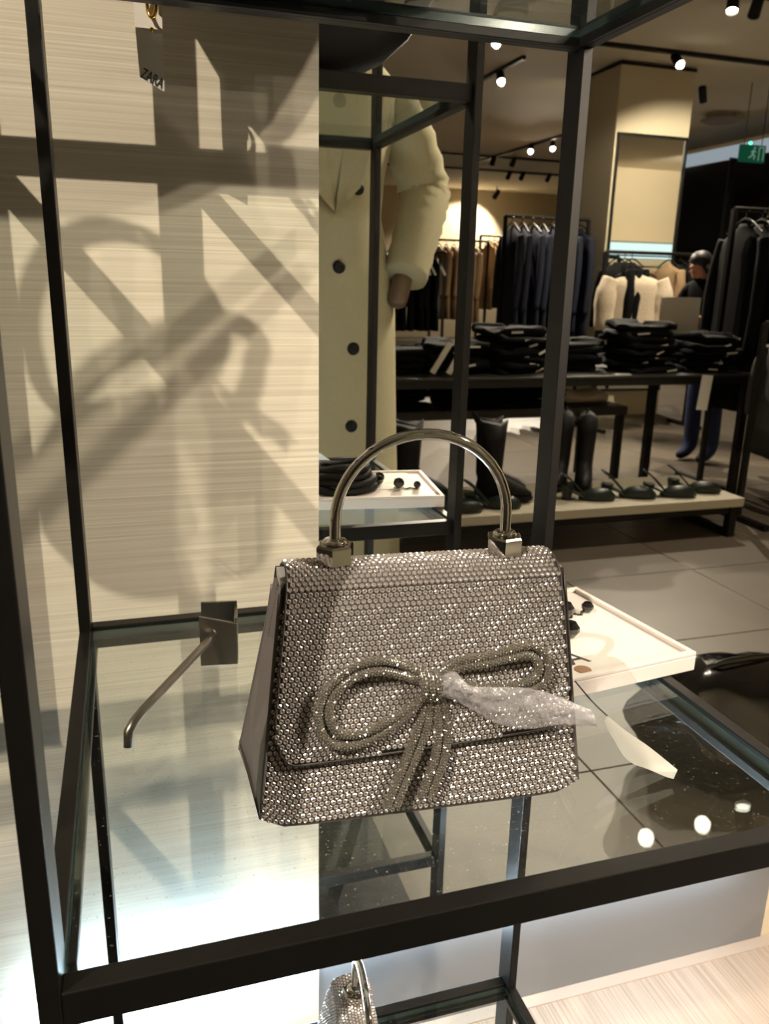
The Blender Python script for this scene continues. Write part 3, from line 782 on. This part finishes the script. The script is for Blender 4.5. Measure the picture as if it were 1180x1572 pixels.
for xx, yv, rz, lab in ((1.60, 2.47, .3, 'dark green slingback shoe at the front of the bench, seen through the bag handle'), (1.40, 2.44, .2, 'dark green slingback shoe left of the frame post on the bench'),
                        (2.11, 2.50, .3, 'dark green slingback shoe standing before the tall boots'), (2.33, 2.50, .45, 'dark green slingback shoe lying next to the tall boots'),
                        (2.54, 2.47, .35, 'dark green slingback shoe with upright strap near the bench end'), (2.72, 2.52, .45, 'dark green slingback shoe nearest the end of the bench')):
    sandal(xx, RY(yv), BT, rz, lab)

# big dark table
TX0, TX1, TYF, TYB, TZ = .95, 3.38, RY(2.95), RY(3.85), .73
tb = thing('display_table', 'long dark table with folded black clothes and white paper tags', 'table', (0, 0, 0))
MB().box(TX0, TX1, TYB, TYF, TZ-.012, TZ).build('table_top', TABT, tb, bevel=.002)
MB().box(TX0+.01, TX1-.01, TYF-.03, TYF-.005, TZ-.052, TZ-.012).build('apron', BLACKM, tb)
MB().box(TX0+.01, TX1-.01, TYB+.005, TYB+.03, TZ-.052, TZ-.012).build('apron', BLACKM, tb)
for x, y in ((TX1-.03, TYF-.03), (3.03, RY(3.38)), (TX0+.03, TYF-.03), (TX0+.03, TYB+.03), (TX1-.03, TYB+.03)):
    MB().box(x-.02, x+.02, y-.02, y+.02, 0, TZ-.012).build('leg', BLACKM, tb)
# lower table behind
LX0, LX1, LYF, LYB, LZ = 1.0, 2.86, RY(3.36), RY(3.84), .50
tb2 = thing('nesting_table', 'lower dark table tucked under the long table', 'table', (0, 0, 0))
MB().box(LX0, LX1, LYB, LYF, LZ-.05, LZ).build('table_top', TABT, tb2, bevel=.002)
for x in (LX0+.03, LX1-.03):
    for y in (LYF-.03, LYB+.03):
        MB().box(x-.02, x+.02, y-.02, y+.02, 0, LZ-.05).build('leg', BLACKM, tb2)

# folded clothes
def folded_mesh(w_, d_, h_, seed):
    r = random.Random(seed); m = MB(); R = []
    N = 28
    for zz, f in ((0, .93), (h_*.15, .99), (h_*.5, 1.0), (h_*.85, .98), (h_, .90), (h_*1.05, .55), (h_*1.06, .12)):
        ring = []
        for k in range(N):
            a = 2*PI*k/N; cx = math.copysign(abs(math.cos(a))**.42, math.cos(a)); cy = math.copysign(abs(math.sin(a))**.42, math.sin(a))
            wv = 1+.07*math.sin(3*a+seed*2)+.04*math.sin(5*a+seed)+r.uniform(-.02, .02)
            dz = .010*math.sin(2*a+seed)+.006*math.sin(5*a+seed*3)+r.uniform(-.004, .004)
            ring.append(Vector((w_/2*cx*f*wv, d_/2*cy*f*wv, zz+(dz*min(1, zz/h_) if zz > 0 else 0))))
        R.append(ring)
    return m.rings(R)
ORD = ('first', 'second', 'third', 'fourth', 'fifth', 'sixth', 'seventh', 'eighth', 'ninth')
fold_data = [folded_mesh(.34, .30, .030, s).build('folded_garment', BCLOTH, smooth=True) for s in range(3)]
fold_meshes = [o.data for o in fold_data]
for o in fold_data: bpy.data.objects.remove(o, do_unlink=True)
tag_o = MB().box(-.032, .032, 0, .002, 0, .009).build('paper_tag', CARD); tag_mesh = tag_o.data; bpy.data.objects.remove(tag_o, do_unlink=True)
def stack(x, y, z, n, label, rz=0, tags=True, sc=1.0, tilt=.0, jit=.035):
    r = random.Random(int(x*1000)+n)
    zz = z
    for k in range(n):
        t = bpy.data.objects.new('folded_garment', fold_meshes[k % 3]); COL.objects.link(t)
        t.location = (x+r.uniform(-jit, jit), y+r.uniform(-jit, jit), zz); t.rotation_euler = (0, 0, rz+r.uniform(-.35, .35)); t.scale = (sc, 1, r.uniform(.85, 1.3))
        tag(t, 'folded black garment, '+ORD[k]+' from the bottom of '+label, 'folded clothes', 'pieces of '+label)
        if tags and r.random() < .85:
            g = bpy.data.objects.new('paper_tag', tag_mesh); COL.objects.link(g); g.parent = t
            g.location = (.04+r.uniform(-.05, .06), .150, .010); g.rotation_euler = (r.uniform(-.2, .2), r.uniform(-.35, .15), PI*0+r.uniform(-.1, .1)); g.scale = (1/sc, 1, 1)
        zz += .0325
stack(2.77, RY(3.20), TZ, 8, 'the tall stack with white tags', .05)
stack(3.17, RY(3.17), TZ, 6, 'the tagged stack at the table end', .1, sc=.9)
stack(2.35, RY(3.28), TZ, 5, 'the plain stack behind the frame post', .0, tags=False, sc=1.1)
stack(2.02, RY(3.22), TZ, 7, 'the stack beside the navy coats', -.1)
stack(1.66, RY(3.22), TZ, 5, 'the stack behind the reflected post', .1)
stack(1.34, RY(3.25), TZ, 4, 'the low stack beside the cream coat', 0, tags=False, sc=1.2)
stack(2.98, RY(3.55), TZ, 4, 'the stack beside the white sign', .1, tags=True, sc=.9)
for k, (x, yv) in enumerate(((1.45, 3.55), (1.90, 3.55), (2.30, 3.52))):
    stack(x, RY(yv), LZ, 3, ['the left pile on the lower table', 'the middle pile on the lower table', 'the right pile on the lower table'][k], .05*k, tags=(k == 2), sc=1.15)
# fur throw and leaning hang tags
R = []
for i in range(15):
    f = i/14; x = -.19+.38*f; hgt = .028+.022*math.sin(f*PI)+.010*math.sin(f*9)
    R.append([Vector((x, .11*math.cos(2*PI*k/14)*(.6+.4*math.sin(f*PI)), hgt*(1+math.sin(2*PI*k/14))*.9)) for k in range(14)])
fp = MB().rings(R).build('fur_scarf', FUR, smooth=True, loc=(2.62, RY(3.56), LZ)); tag(fp, 'brown and cream fur scarf lying on the lower table', 'scarf')
o = MB().box(-.035, .035, 0, .002, -.19, 0).build('hang_tag', CARD, loc=(3.06, TYF+.004, TZ-.002), rot=(0, math.radians(4), 0)); tag(o, 'long white hang tag dangling over the table edge', 'tag')
o = MB().box(-.045, .045, -.02, .02, 0, .004).build('paper_label', CARD, loc=(2.56, TYF-.05, TZ), rot=(0, 0, .15)); tag(o, 'small white paper label lying at the table edge', 'label')
st = thing('sign_holder', 'blank white sign card standing behind the folded black clothes', 'sign', (3.17, RY(3.40), TZ))
MB().box(-.135, .135, -.004, .004, .17, .395).build('card', CARD, st)
MB().box(-.10, .10, -.05, .05, 0, .008).box(-.012, .012, -.006, .006, .008, .17).build('foot', BLACKM, st)
for dx, a in ((1.49, .5), (1.56, -.15)):
    o = MB().box(-.014, .014, -.002, .002, 0, .17).build('paper_strip', CARD, loc=(dx, TYF-.06 if a > 0 else TYF-.02, TZ+.02), rot=(math.radians(-8), a+ .6 if a < 0 else a, 0))
    tag(o, 'white paper strip standing between the folded clothes left of the reflected post' if a > 0 else 'white paper strip lying askew on the table edge beside the coat', 'paper')

# garment racks
def hanging(name, w_, d_, h_, material, label, loc, rz, group, seed=0, sleeves=True, hanger=True, cat='garment'):
    r = random.Random(seed); t = thing(name, label, cat, loc, rz, group)
    R = []; N = 24; ph = r.uniform(0, 6)
    for i, (f, wf, df) in enumerate(((0, .16, .5), (.02, .22, .6), (.06, .62, .8), (.10, .86, 1.0), (.16, .90, 1.1), (.3, .86, 1.0), (.5, .86, 1.05), (.75, .92, 1.15), (1.0, .98, 1.25))):
        ring = []
        for k in range(N):
            a = 2*PI*k/N; wv = 1+(.10*math.sin(6*a+ph)+.05*math.sin(9*a+2*ph))*min(1, f*1.6)
            ring.append(Vector((w_/2*wf*math.copysign(abs(math.cos(a))**.8, math.cos(a)), d_/2*df*wv*math.sin(a), -h_*f)))
        R.append(ring)
    R.reverse()
    MB().rings(R).build('body', material, t, smooth=True)
    if sleeves:
        for s in (-1, 1):
            MB().tube(catmull([(s*w_*.40, 0, -.07*h_-.01), (s*w_*.47, .01, -.22*h_), (s*w_*.50, .02, -.45*h_), (s*w_*.48, .03, -.68*h_)], 4), [d_*.42]*4+[d_*.46]*4+[d_*.42]*4+[d_*.36], 10).build('sleeve', material, t, smooth=True)
    if hanger:
        MB().tube(catmull([(-w_*.36, 0, -.05*h_), (0, 0, .03), (w_*.36, 0, -.05*h_)], 5), .006, 6).tube([(0, 0, .028), (0, 0, .06), (.012, 0, .075), (.024, 0, .066)], .003, 6).build('hanger', BLACKM, t)
    return t
def rack(name, x0, x1, y, z, label, ydir=0):
    t = thing(name, label, 'clothes rack', (0, 0, 0))
    MB().tube([(x0, y, z), (x1, y, z)], .014, 8).build('rail', BLACKM, t)
    for x in (x0, x1):
        MB().box(x-.014, x+.014, y-.014, y+.014, 0, z+.0).build('upright', BLACKM, t)
        MB().box(x-.018, x+.018, y-.22, y+.22, 0, .03).build('foot', BLACKM, t)
    return t
def along(n, x0, x1, y, ztop, w_, d_, h_, material, label, group, name, rz=PI/2, var=.05, **kw):
    for k in range(n):
        x = x0+(x1-x0)*(k+.5)/n
        hanging(name, w_, d_, h_*(1+random.uniform(-var, var)), material, ORD[k]+' '+label, (x, y, ztop-.078), rz+random.uniform(-.12, .12), group, seed=k+int(x0*100), **kw)
# navy coats
rack('clothes_rack', 3.28, 4.1, RY(6.1), 1.74, 'tall black rack of navy coats behind the folded clothes')
along(8, 3.30, 4.06, RY(6.1), 1.74, .50, .070, 1.05, NAVY, 'navy coat from the brown garments, in the dense row', 'navy coats on the tall rack', 'hanging_coat')
# brown garments, tan garments, black jackets
rack('clothes_rack', 3.68, 4.42, RY(9.0), 1.66, 'black rack of brown garments standing before the far wall')
along(6, 3.72, 4.30, RY(9.0), 1.66, .46, .072, .86, BROWN, 'brown garment from the black jackets, on the far rack', 'brown garments on the far rack', 'hanging_garment')
rack('clothes_rack', 4.42, 5.0, RY(9.25), 1.74, 'black rack of tan garments standing before the far wall')
along(5, 4.50, 4.88, RY(9.25), 1.74, .44, .060, .80, TAN, 'tan garment from the brown ones, on the far rack', 'tan garments on the far rack', 'hanging_garment')
rack('clothes_rack', 2.95, 3.62, RY(8.4), 1.50, 'black rack of black jackets beside the cream mannequin')
for k in range(6):
    t = hanging('hanging_jacket', .46, .068, .80, BCLOTH, ORD[k]+' black jacket from the cream coat, with a white tag', (3.03+.095*k, RY(8.4), 1.50-.078), PI/2+.2+random.uniform(-.1, .1), 'black jackets on the rack beside the mannequin', seed=k+50)
    MB().box(-.012, .012, -.004, .004, -.11, .0).build('paper_tag', CARD, t, loc=(.235, -.02, -.085), rot=(.0, .5, PI/2))
# fur jacket on a rack in front of the column mirror
rack('clothes_rack', 3.78, 4.72, RY(5.25), 1.44, 'black rack in front of the column mirror with a cream fur jacket')
t = hanging('fur_jacket', .46, .19, .66, FUR, 'cream fur jacket hanging sideways in front of the column mirror', (3.98, RY(5.10), 1.28), .35, None, seed=3, cat='jacket')
along(3, 3.86, 4.06, RY(5.25), 1.44, .42, .09, .74, BCLOTH, 'black top from the rack upright, beside the cream fur jacket', 'black tops beside the fur jacket', 'hanging_blouse')
hanging('hanging_blouse', .42, .09, .70, BROWN, 'brown top hanging beside the cream fur jacket', (4.38, RY(5.25), 1.362), PI/2, None, seed=31)
along(2, 4.44, 4.64, RY(5.25), 1.44, .42, .09, .74, BCLOTH, 'black top past the brown one, beside the cream fur jacket', 'black tops right of the fur jacket', 'hanging_blouse')
# black garments on the right
rack('clothes_rack', 3.43, 4.75, RY(3.36), 1.62, 'tall black rack full of long black garments beside the person')
along(9, 3.46, 4.46, RY(3.36), 1.62, .46, .085, 1.02, BCLOTH, 'long black garment from the person, on the tall rack', 'long black garments beside the person', 'hanging_garment')
for k in range(7):
    o = MB().lathe([(0, -.008), (.008, 0), (0, .008)], seg=8).tube([(0, 0, 0), (.004, 0, .03), (0, 0, .055)], .003, 5).build('hanger_clip', CHROME, loc=(3.44+.09*k+.03*(k % 2), RY(3.10)+.012*(k % 3), 1.56-.05*(k % 3)))
    tag(o, 'shiny metal hanger clip above the '+ORD[k]+' long black garment', 'clip', 'hanger clips on the black rack')
# grey garments at the right edge
rack('clothes_rack', 3.10, 3.95, RY(2.62), 1.02, 'low rack with grey pinstriped garments past the bench end')
along(5, 3.24, 3.80, RY(2.62), 1.02, .40, .10, .64, GREYCL, 'grey pinstriped garment past the end of the bench', 'grey pinstriped garments', 'hanging_garment')

# column with framed mirror
clm = thing('column', 'square cream column with a tall framed mirror on it', 'column', (0, 0, 0))
CX0, CX1, CYF, CYB = 4.165, 4.90, RY(5.90), RY(6.62)
MB().box(CX0, CX1, CYB, CYF, 0, CEIL-.035).build('shaft', COLM, clm)
MB().box(CX0-.008, CX1+.008, CYB-.008, CYF+.008, CEIL-.035, CEIL-.012).build('shadow_gap_trim', BLACKM, clm)
cm = thing('framed_mirror', 'tall thin-framed mirror hanging on the cream column', 'mirror', ((CX0+CX1)/2, CYF, .25))
hwm = .335
MB().box(-hwm, hwm, .004, .012, 0.0, 2.17).build('pane', MIRROR2, cm)
for a in ((-hwm-.016, -hwm, 0, 2.17), (hwm, hwm+.016, 0, 2.17), (-hwm-.016, hwm+.016, 2.17, 2.19), (-hwm-.016, hwm+.016, -.02, 0)):
    MB().box(a[0], a[1], .0005, .03, a[2], a[3]).build('frame_bar', BLACKM, cm)
o = MB().box(4.50, 4.80, RY(7.3), RY(6.9), 0, 2.56).box(4.495, 4.805, RY(6.9), RY(6.88), .08, 2.50).build('tall_cabinet', BLACKM, bevel=.003); tag(o, 'tall black cabinet standing behind the cream column', 'cabinet')
# lit niche shelf on the wall opposite the column mirror, and on the far wall
def lit_shelf(x0, x1, y, z, s, label):
    t = thing('lit_wall_shelf', label, 'shelf', (0, 0, 0))
    MB().box(x0, x1, *sorted((y, y+s*.32)), z+.20, z+.24).build('shelf_board', WALLP, t)
    MB().box(x0, x1, *sorted((y+s*.01, y+s*.03)), z-.05, z+.19).build('light_strip', SHELFL, t)
    MB().tube([(x0+.02, y+s*.25, z-.02), (x1-.02, y+s*.25, z-.02)], .012, 6).build('rail', BLACKM, t)
    return t
lit_shelf(7.3, 9.4, YM, 1.66, -1, 'wall shelf with cool strip light, reflected in the column mirror')
lit_shelf(4.6, 9.2, YB, 1.50, 1, 'wall shelf with cool strip light along the far wall')
# dark glazed partition, light band and exit sign
pa = thing('glazed_partition', 'dark glazed shopfront partition with a pale light band on top', 'partition', (0, 0, 0))
for k in range(5):
    MB().box(6.66, 6.70, RY(10.2)+k*.90, RY(10.2)+k*.90+.88, .02, 2.56).build('glass_panel', DGLASS, pa)
    MB().box(6.64, 6.72, RY(10.2)+k*.90-.02, RY(10.2)+k*.90, 0, 2.58).build('mullion', BLACKM, pa)
MB().box(6.62, 6.74, RY(10.22), RY(5.70), 2.58, 2.70).build('light_band', BANDL, pa)
MB().box(6.62, 6.74, RY(10.22), RY(5.70), 2.70, 2.74).build('cap', CEILM, pa)
ex = thing('exit_sign', 'green emergency exit sign with running figure hanging from the ceiling', 'exit sign', (5.80, RY(6.15), 2.40))
MB().box(-.14, .14, -.015, .015, -.075, .075).build('panel', EXITG, ex)
for sgn in (1, -1):
    f = MB()
    def bar(p, q_, r): f.tube([(p[0], sgn*.017, p[1]), (q_[0], sgn*.017, q_[1])], r, 6)
    f.lathe([(0, -.011), (.009, -.006), (.009, .006), (0, .011)], (.012, sgn*.017, .048), 8)
    bar((.004, .03), (-.006, -.005), .011); bar((-.006, -.005), (.022, -.022), .007); bar((.022, -.022), (.012, -.052), .006)
    bar((-.006, -.005), (-.022, -.03), .007); bar((-.022, -.03), (-.048, -.036), .006); bar((.004, .026), (.032, .012), .005); bar((.004, .026), (-.026, .012), .005)
    for a in ((.062, .070, -.06, .06), (.112, .12, -.06, .06), (.062, .12, .052, .06)): f.box(a[0], a[1], sgn*.015, sgn*.019, a[2], a[3])
    f.build('pictogram', EXITW, ex)
for x in (-.1, .1): MB().tube([(x, 0, .075), (x, 0, .60)], .004, 6).build('hanger_rod', BLACKM, ex)
o = MB().lathe([(0, 0), (.012, .006), (.014, .02), (0, .03)], seg=10).build('indicator_lamp', emit_mat('green_indicator', (.05, .9, .45), 6), ex, loc=(-.03, .0, .076))

# black shiny bag on the floor beside the frame
def lumpy(name, rx, ry, rz_, material, label, loc, seed, cat):
    r = random.Random(seed); R = []; N = 26; ph = [r.uniform(0, 6) for _ in range(4)]
    for i in range(13):
        f = i/12; pr = math.sin(PI*(.10+.82*f))**.55; ring = []
        for k in range(N):
            a = 2*PI*k/N; wv = 1+.09*math.sin(3*a+ph[0]+f*4)+.06*math.sin(7*a+ph[1]-f*6)+.04*math.sin(11*a+ph[2]+f*9)
            ring.append(Vector((rx*pr*wv*math.cos(a), ry*pr*wv*math.sin(a), max(0, 2*rz_*f*(1+.06*math.sin(2*a+ph[3])*f)))))
        R.append(ring)
    t = thing(name, label, cat, loc)
    MB().rings(R).build('body', material, t, smooth=True)
    MB().tube(catmull([(-rx*.5, 0, 2*rz_*.93), (-rx*.3, 0, 2*rz_*1.03), (rx*.3, 0, 2*rz_*1.03), (rx*.5, 0, 2*rz_*.93)], 5), .009, 8).build('handle', material, t, smooth=True)
    return t
lumpy('tote_bag', .27, .19, .145, BPATENT, 'shiny black crumpled tote bag on the floor beside the display frame', (1.48, RY(.70), 0), 4, 'bag')

# ------------------------------------------------------------------ figures
def skin_body(name, joints, edges, parent, zone, mats, sub=1):
    me = bpy.data.meshes.new(name); me.from_pydata([j[0] for j in joints], edges, [])
    o = bpy.data.objects.new(name, me); COL.objects.link(o)
    o.modifiers.new('skin', 'SKIN'); s = o.modifiers.new('sub', 'SUBSURF'); s.levels = sub+1; s.render_levels = sub+1
    for i, j in enumerate(joints):
        d_ = me.skin_vertices[0].data[i]; r = j[1] if isinstance(j[1], tuple) else (j[1], j[1]); d_.radius = r; d_.use_root = (i == 0)
    bpy.context.view_layer.update()
    dg = bpy.context.evaluated_depsgraph_get(); m2 = bpy.data.meshes.new_from_object(o.evaluated_get(dg))
    bpy.data.objects.remove(o, do_unlink=True)
    m2.materials.clear()
    for mt in mats: m2.materials.append(mt)
    for p in m2.polygons:
        p.use_smooth = True; p.material_index = zone(p.center)
    b = bpy.data.objects.new(name, m2); COL.objects.link(b); b.parent = parent
    return b
# mannequin in the cream coat, facing the mirror
MX, MY = .55, RY(1.34)
mq = thing('mannequin', 'mannequin in a long cream double-breasted coat with hand on hip', 'mannequin', (MX, MY, 0))
J = [((0, 0, 1.12), (.12, .09)), ((0, 0, 1.30), (.10, .08)), ((0, 0, 1.50), (.13, .09)), ((0, 0, 1.63), (.09, .07)), ((0, .01, 1.73), .05), ((0, .02, 1.80), (.065, .075)), ((0, .02, 1.90), (.07, .085)), ((0, .015, 1.97), (.045, .05)),
     ((.16, 0, 1.62), .05), ((.275, -.05, 1.40), .038), ((.19, .08, 1.19), .028), ((.165, .10, 1.12), .03),
     ((-.16, 0, 1.62), .05), ((-.22, -.01, 1.36), .038), ((-.23, .03, 1.12), .028), ((-.23, .04, 1.04), .03),
     ((.09, 0, 1.00), .075), ((.09, .01, .62), .05), ((.09, -.01, .20), .035), ((.09, .05, .14), .035), ((.09, .13, .13), .025),
     ((-.09, 0, 1.00), .075), ((-.09, .01, .62), .05), ((-.09, -.01, .20), .035), ((-.09, .05, .14), .035), ((-.09, .13, .13), .025)]
E_ = [(0,1),(1,2),(2,3),(3,4),(4,5),(5,6),(6,7),(3,8),(8,9),(9,10),(10,11),(3,12),(12,13),(13,14),(14,15),(0,16),(16,17),(17,18),(18,19),(19,20),(0,21),(21,22),(22,23),(23,24),(24,25)]
skin_body('body', J, E_, mq, lambda c: 0, [MANQ])
MB().lathe([(0, 0), (.22, 0), (.22, .02), (.04, .03), (.02, .10), (0, .10)], seg=28).build('stand', BLACKM, mq)
# coat
R = []
for z, rx, ry in ((.42, .215, .165), (.60, .205, .158), (.80, .196, .150), (1.00, .190, .142), (1.12, .186, .136), (1.22, .170, .126), (1.34, .142, .112), (1.44, .150, .116), (1.56, .180, .118), (1.64, .192, .105), (1.68, .150, .088), (1.70, .085, .070)):
    ring = []
    for k in range(40):
        a = 2*PI*k/40; wv = 1+.025*math.sin(7*a+1)*max(0, 1.25-z)
        ring.append(Vector((rx*wv*math.copysign(abs(math.cos(a))**.85, math.cos(a)), ry*wv*math.sin(a), z)))
    R.append(ring)
co = MB().rings(R, cap=False).build('coat', COAT, mq, smooth=True)
sm = co.modifiers.new('s', 'SOLIDIFY'); sm.thickness = .006; sm.offset = 1
MB().tube(catmull([(.165, .0, 1.635), (.222, -.02, 1.55), (.278, -.035, 1.43), (.272, -.01, 1.375), (.235, .04, 1.29), (.195, .085, 1.195)], 5), [.062+.0*k for k in range(5)]+[.066, .071, .065, .070, .064]+[.071, .062, .070, .061, .067]+[.060, .066, .060, .064, .059]+[.061, .057, .060, .056, .058]+[.056], 18).build('sleeve', COAT, mq, smooth=True)
MB().tube(catmull([(-.165, 0, 1.635), (-.21, -.005, 1.50), (-.228, 0, 1.34), (-.235, .03, 1.10)], 6), [.062]*6+[.06]*6+[.056]*6+[.054], 18).build('sleeve', COAT, mq, smooth=True)
lp = MB()
for s in (-1, 1):
    lp.add([(s*.05, .095, 1.69), (s*.12, .112, 1.60), (s*.06, .130, 1.40), (s*.0, .128, 1.34), (s*.05, .103, 1.688), (s*.12, .122, 1.60), (s*.06, .140, 1.40), (0, .136, 1.34)], [(0,1,2,3), (7,6,5,4), (0,4,5,1), (1,5,6,2), (2,6,7,3), (3,7,4,0)])
lp.build('lapel', COAT, mq)
for z, xs in ((1.586, (.01,)), (1.40, (.06, -.06)), (1.218, (.01, -.11)), (1.023, (.045, -.09)), (.83, (.04, -.09))):
    for x in xs:
        yb = {1.586: .121, 1.40: .113, 1.218: .127, 1.023: .141, .83: .149}[z]*math.sqrt(max(0, 1-(x/.19)**2))
        MB().lathe([(0, 0), (.015, 0), (.016, .004), (.012, .007), (0, .006)], seg=16, X=Matrix.Rotation(-PI/2, 4, 'X')).build('button', BLEATHER, mq, loc=(x, yb+.004, z), smooth=True)

# person in dark top and jeans behind the table end
pe = thing('person', 'person in dark top and blue jeans leaning over behind the table end', 'person', (3.88, RY(3.95), 0), math.radians(75))
pe.scale = (.92, .92, .92)
J = [((0, 0, .86), (.13, .10)), ((-.01, .03, 1.02), (.125, .09)), ((-.02, .10, 1.20), (.15, .10)), ((-.02, .16, 1.29), (.10, .07)), ((-.02, .20, 1.335), .048), ((-.02, .23, 1.38), (.062, .07)), ((-.02, .245, 1.45), (.066, .078)), ((-.02, .24, 1.50), (.045, .05)),
     ((-.18, .14, 1.27), .05), ((-.24, .18, 1.06), .042), ((-.12, .34, 1.10), .030), ((-.08, .40, 1.13), (.028, .016)),
     ((.16, .14, 1.27), .05), ((.23, .16, 1.05), .042), ((.12, .33, 1.06), .030), ((.07, .39, 1.09), (.028, .016)),
     ((-.085, 0, .76), .082), ((-.09, .02, .47), .062), ((-.09, .0, .10), .062), ((-.09, .08, .045), .042), ((-.09, .15, .035), .03),
     ((.085, 0, .76), .082), ((.09, .02, .47), .062), ((.09, .0, .10), .062), ((.09, .08, .045), .042), ((.09, .15, .035), .03)]
nb = len(J)
hands = []
for base_i, sx_ in ((11, 1), (15, -1)):
    bp_ = Vector(J[base_i][0])
    for k in range(4):
        J.append((tuple(bp_+Vector(((k-1.5)*.017, .035, .004-abs(k-1.5)*.003))), .008)); J.append((tuple(bp_+Vector(((k-1.5)*.019, .065-.004*abs(k-1.5), -.012))), .007))
        hands += [(base_i, len(J)-2), (len(J)-2, len(J)-1)]
    J.append((tuple(bp_+Vector((sx_*.035, .005, .0))), .009)); J.append((tuple(bp_+Vector((sx_*.045, .032, -.006))), .008)); hands += [(base_i, len(J)-2), (len(J)-2, len(J)-1)]
def zone(c):
    if c.z > 1.345: return 0
    if c.y > .30: return 0
    if c.z < .06: return 3
    return 2 if c.z < .90 else 1
skin_body('body', J, E_+hands, pe, zone, [SKIN, BCLOTH, JEANS, BLEATHER])
hr = MB(); R = []
for z, f in ((-.055, .86), (-.02, 1.06), (.03, 1.10), (.07, .92), (.095, .55), (.103, .1)):
    R.append([Vector((.070*f*math.cos(2*PI*k/18), .082*f*math.sin(2*PI*k/18)-(.032 if z < .03 else .008), z)) for k in range(18)])
hr.rings(R); hr.build('hair', HAIR, pe, loc=(-.02, .24, 1.435), smooth=True)
fc = MB().tube([(-.02, .322, 1.438), (-.02, .336, 1.418), (-.02, .322, 1.410)], [.006, .010, .006], 8).build('nose', SKIN, pe, smooth=True)
for s in (-1, 1):
    MB().lathe([(0, -.009), (.008, 0), (0, .009)], seg=8).build('eye', INK, pe, loc=(-.02+s*.026, .313, 1.442))
    MB().lathe([(0, -.02), (.009, -.01), (.012, .008), (0, .02)], seg=8).build('ear', SKIN, pe, loc=(-.02+s*.068, .245, 1.43), smooth=True)
MB().tube([(-.042, .318, 1.392), (-.02, .325, 1.390), (.002, .318, 1.392)], .005, 6).build('mouth', mat('lips', (150, 84, 74), .5), pe)
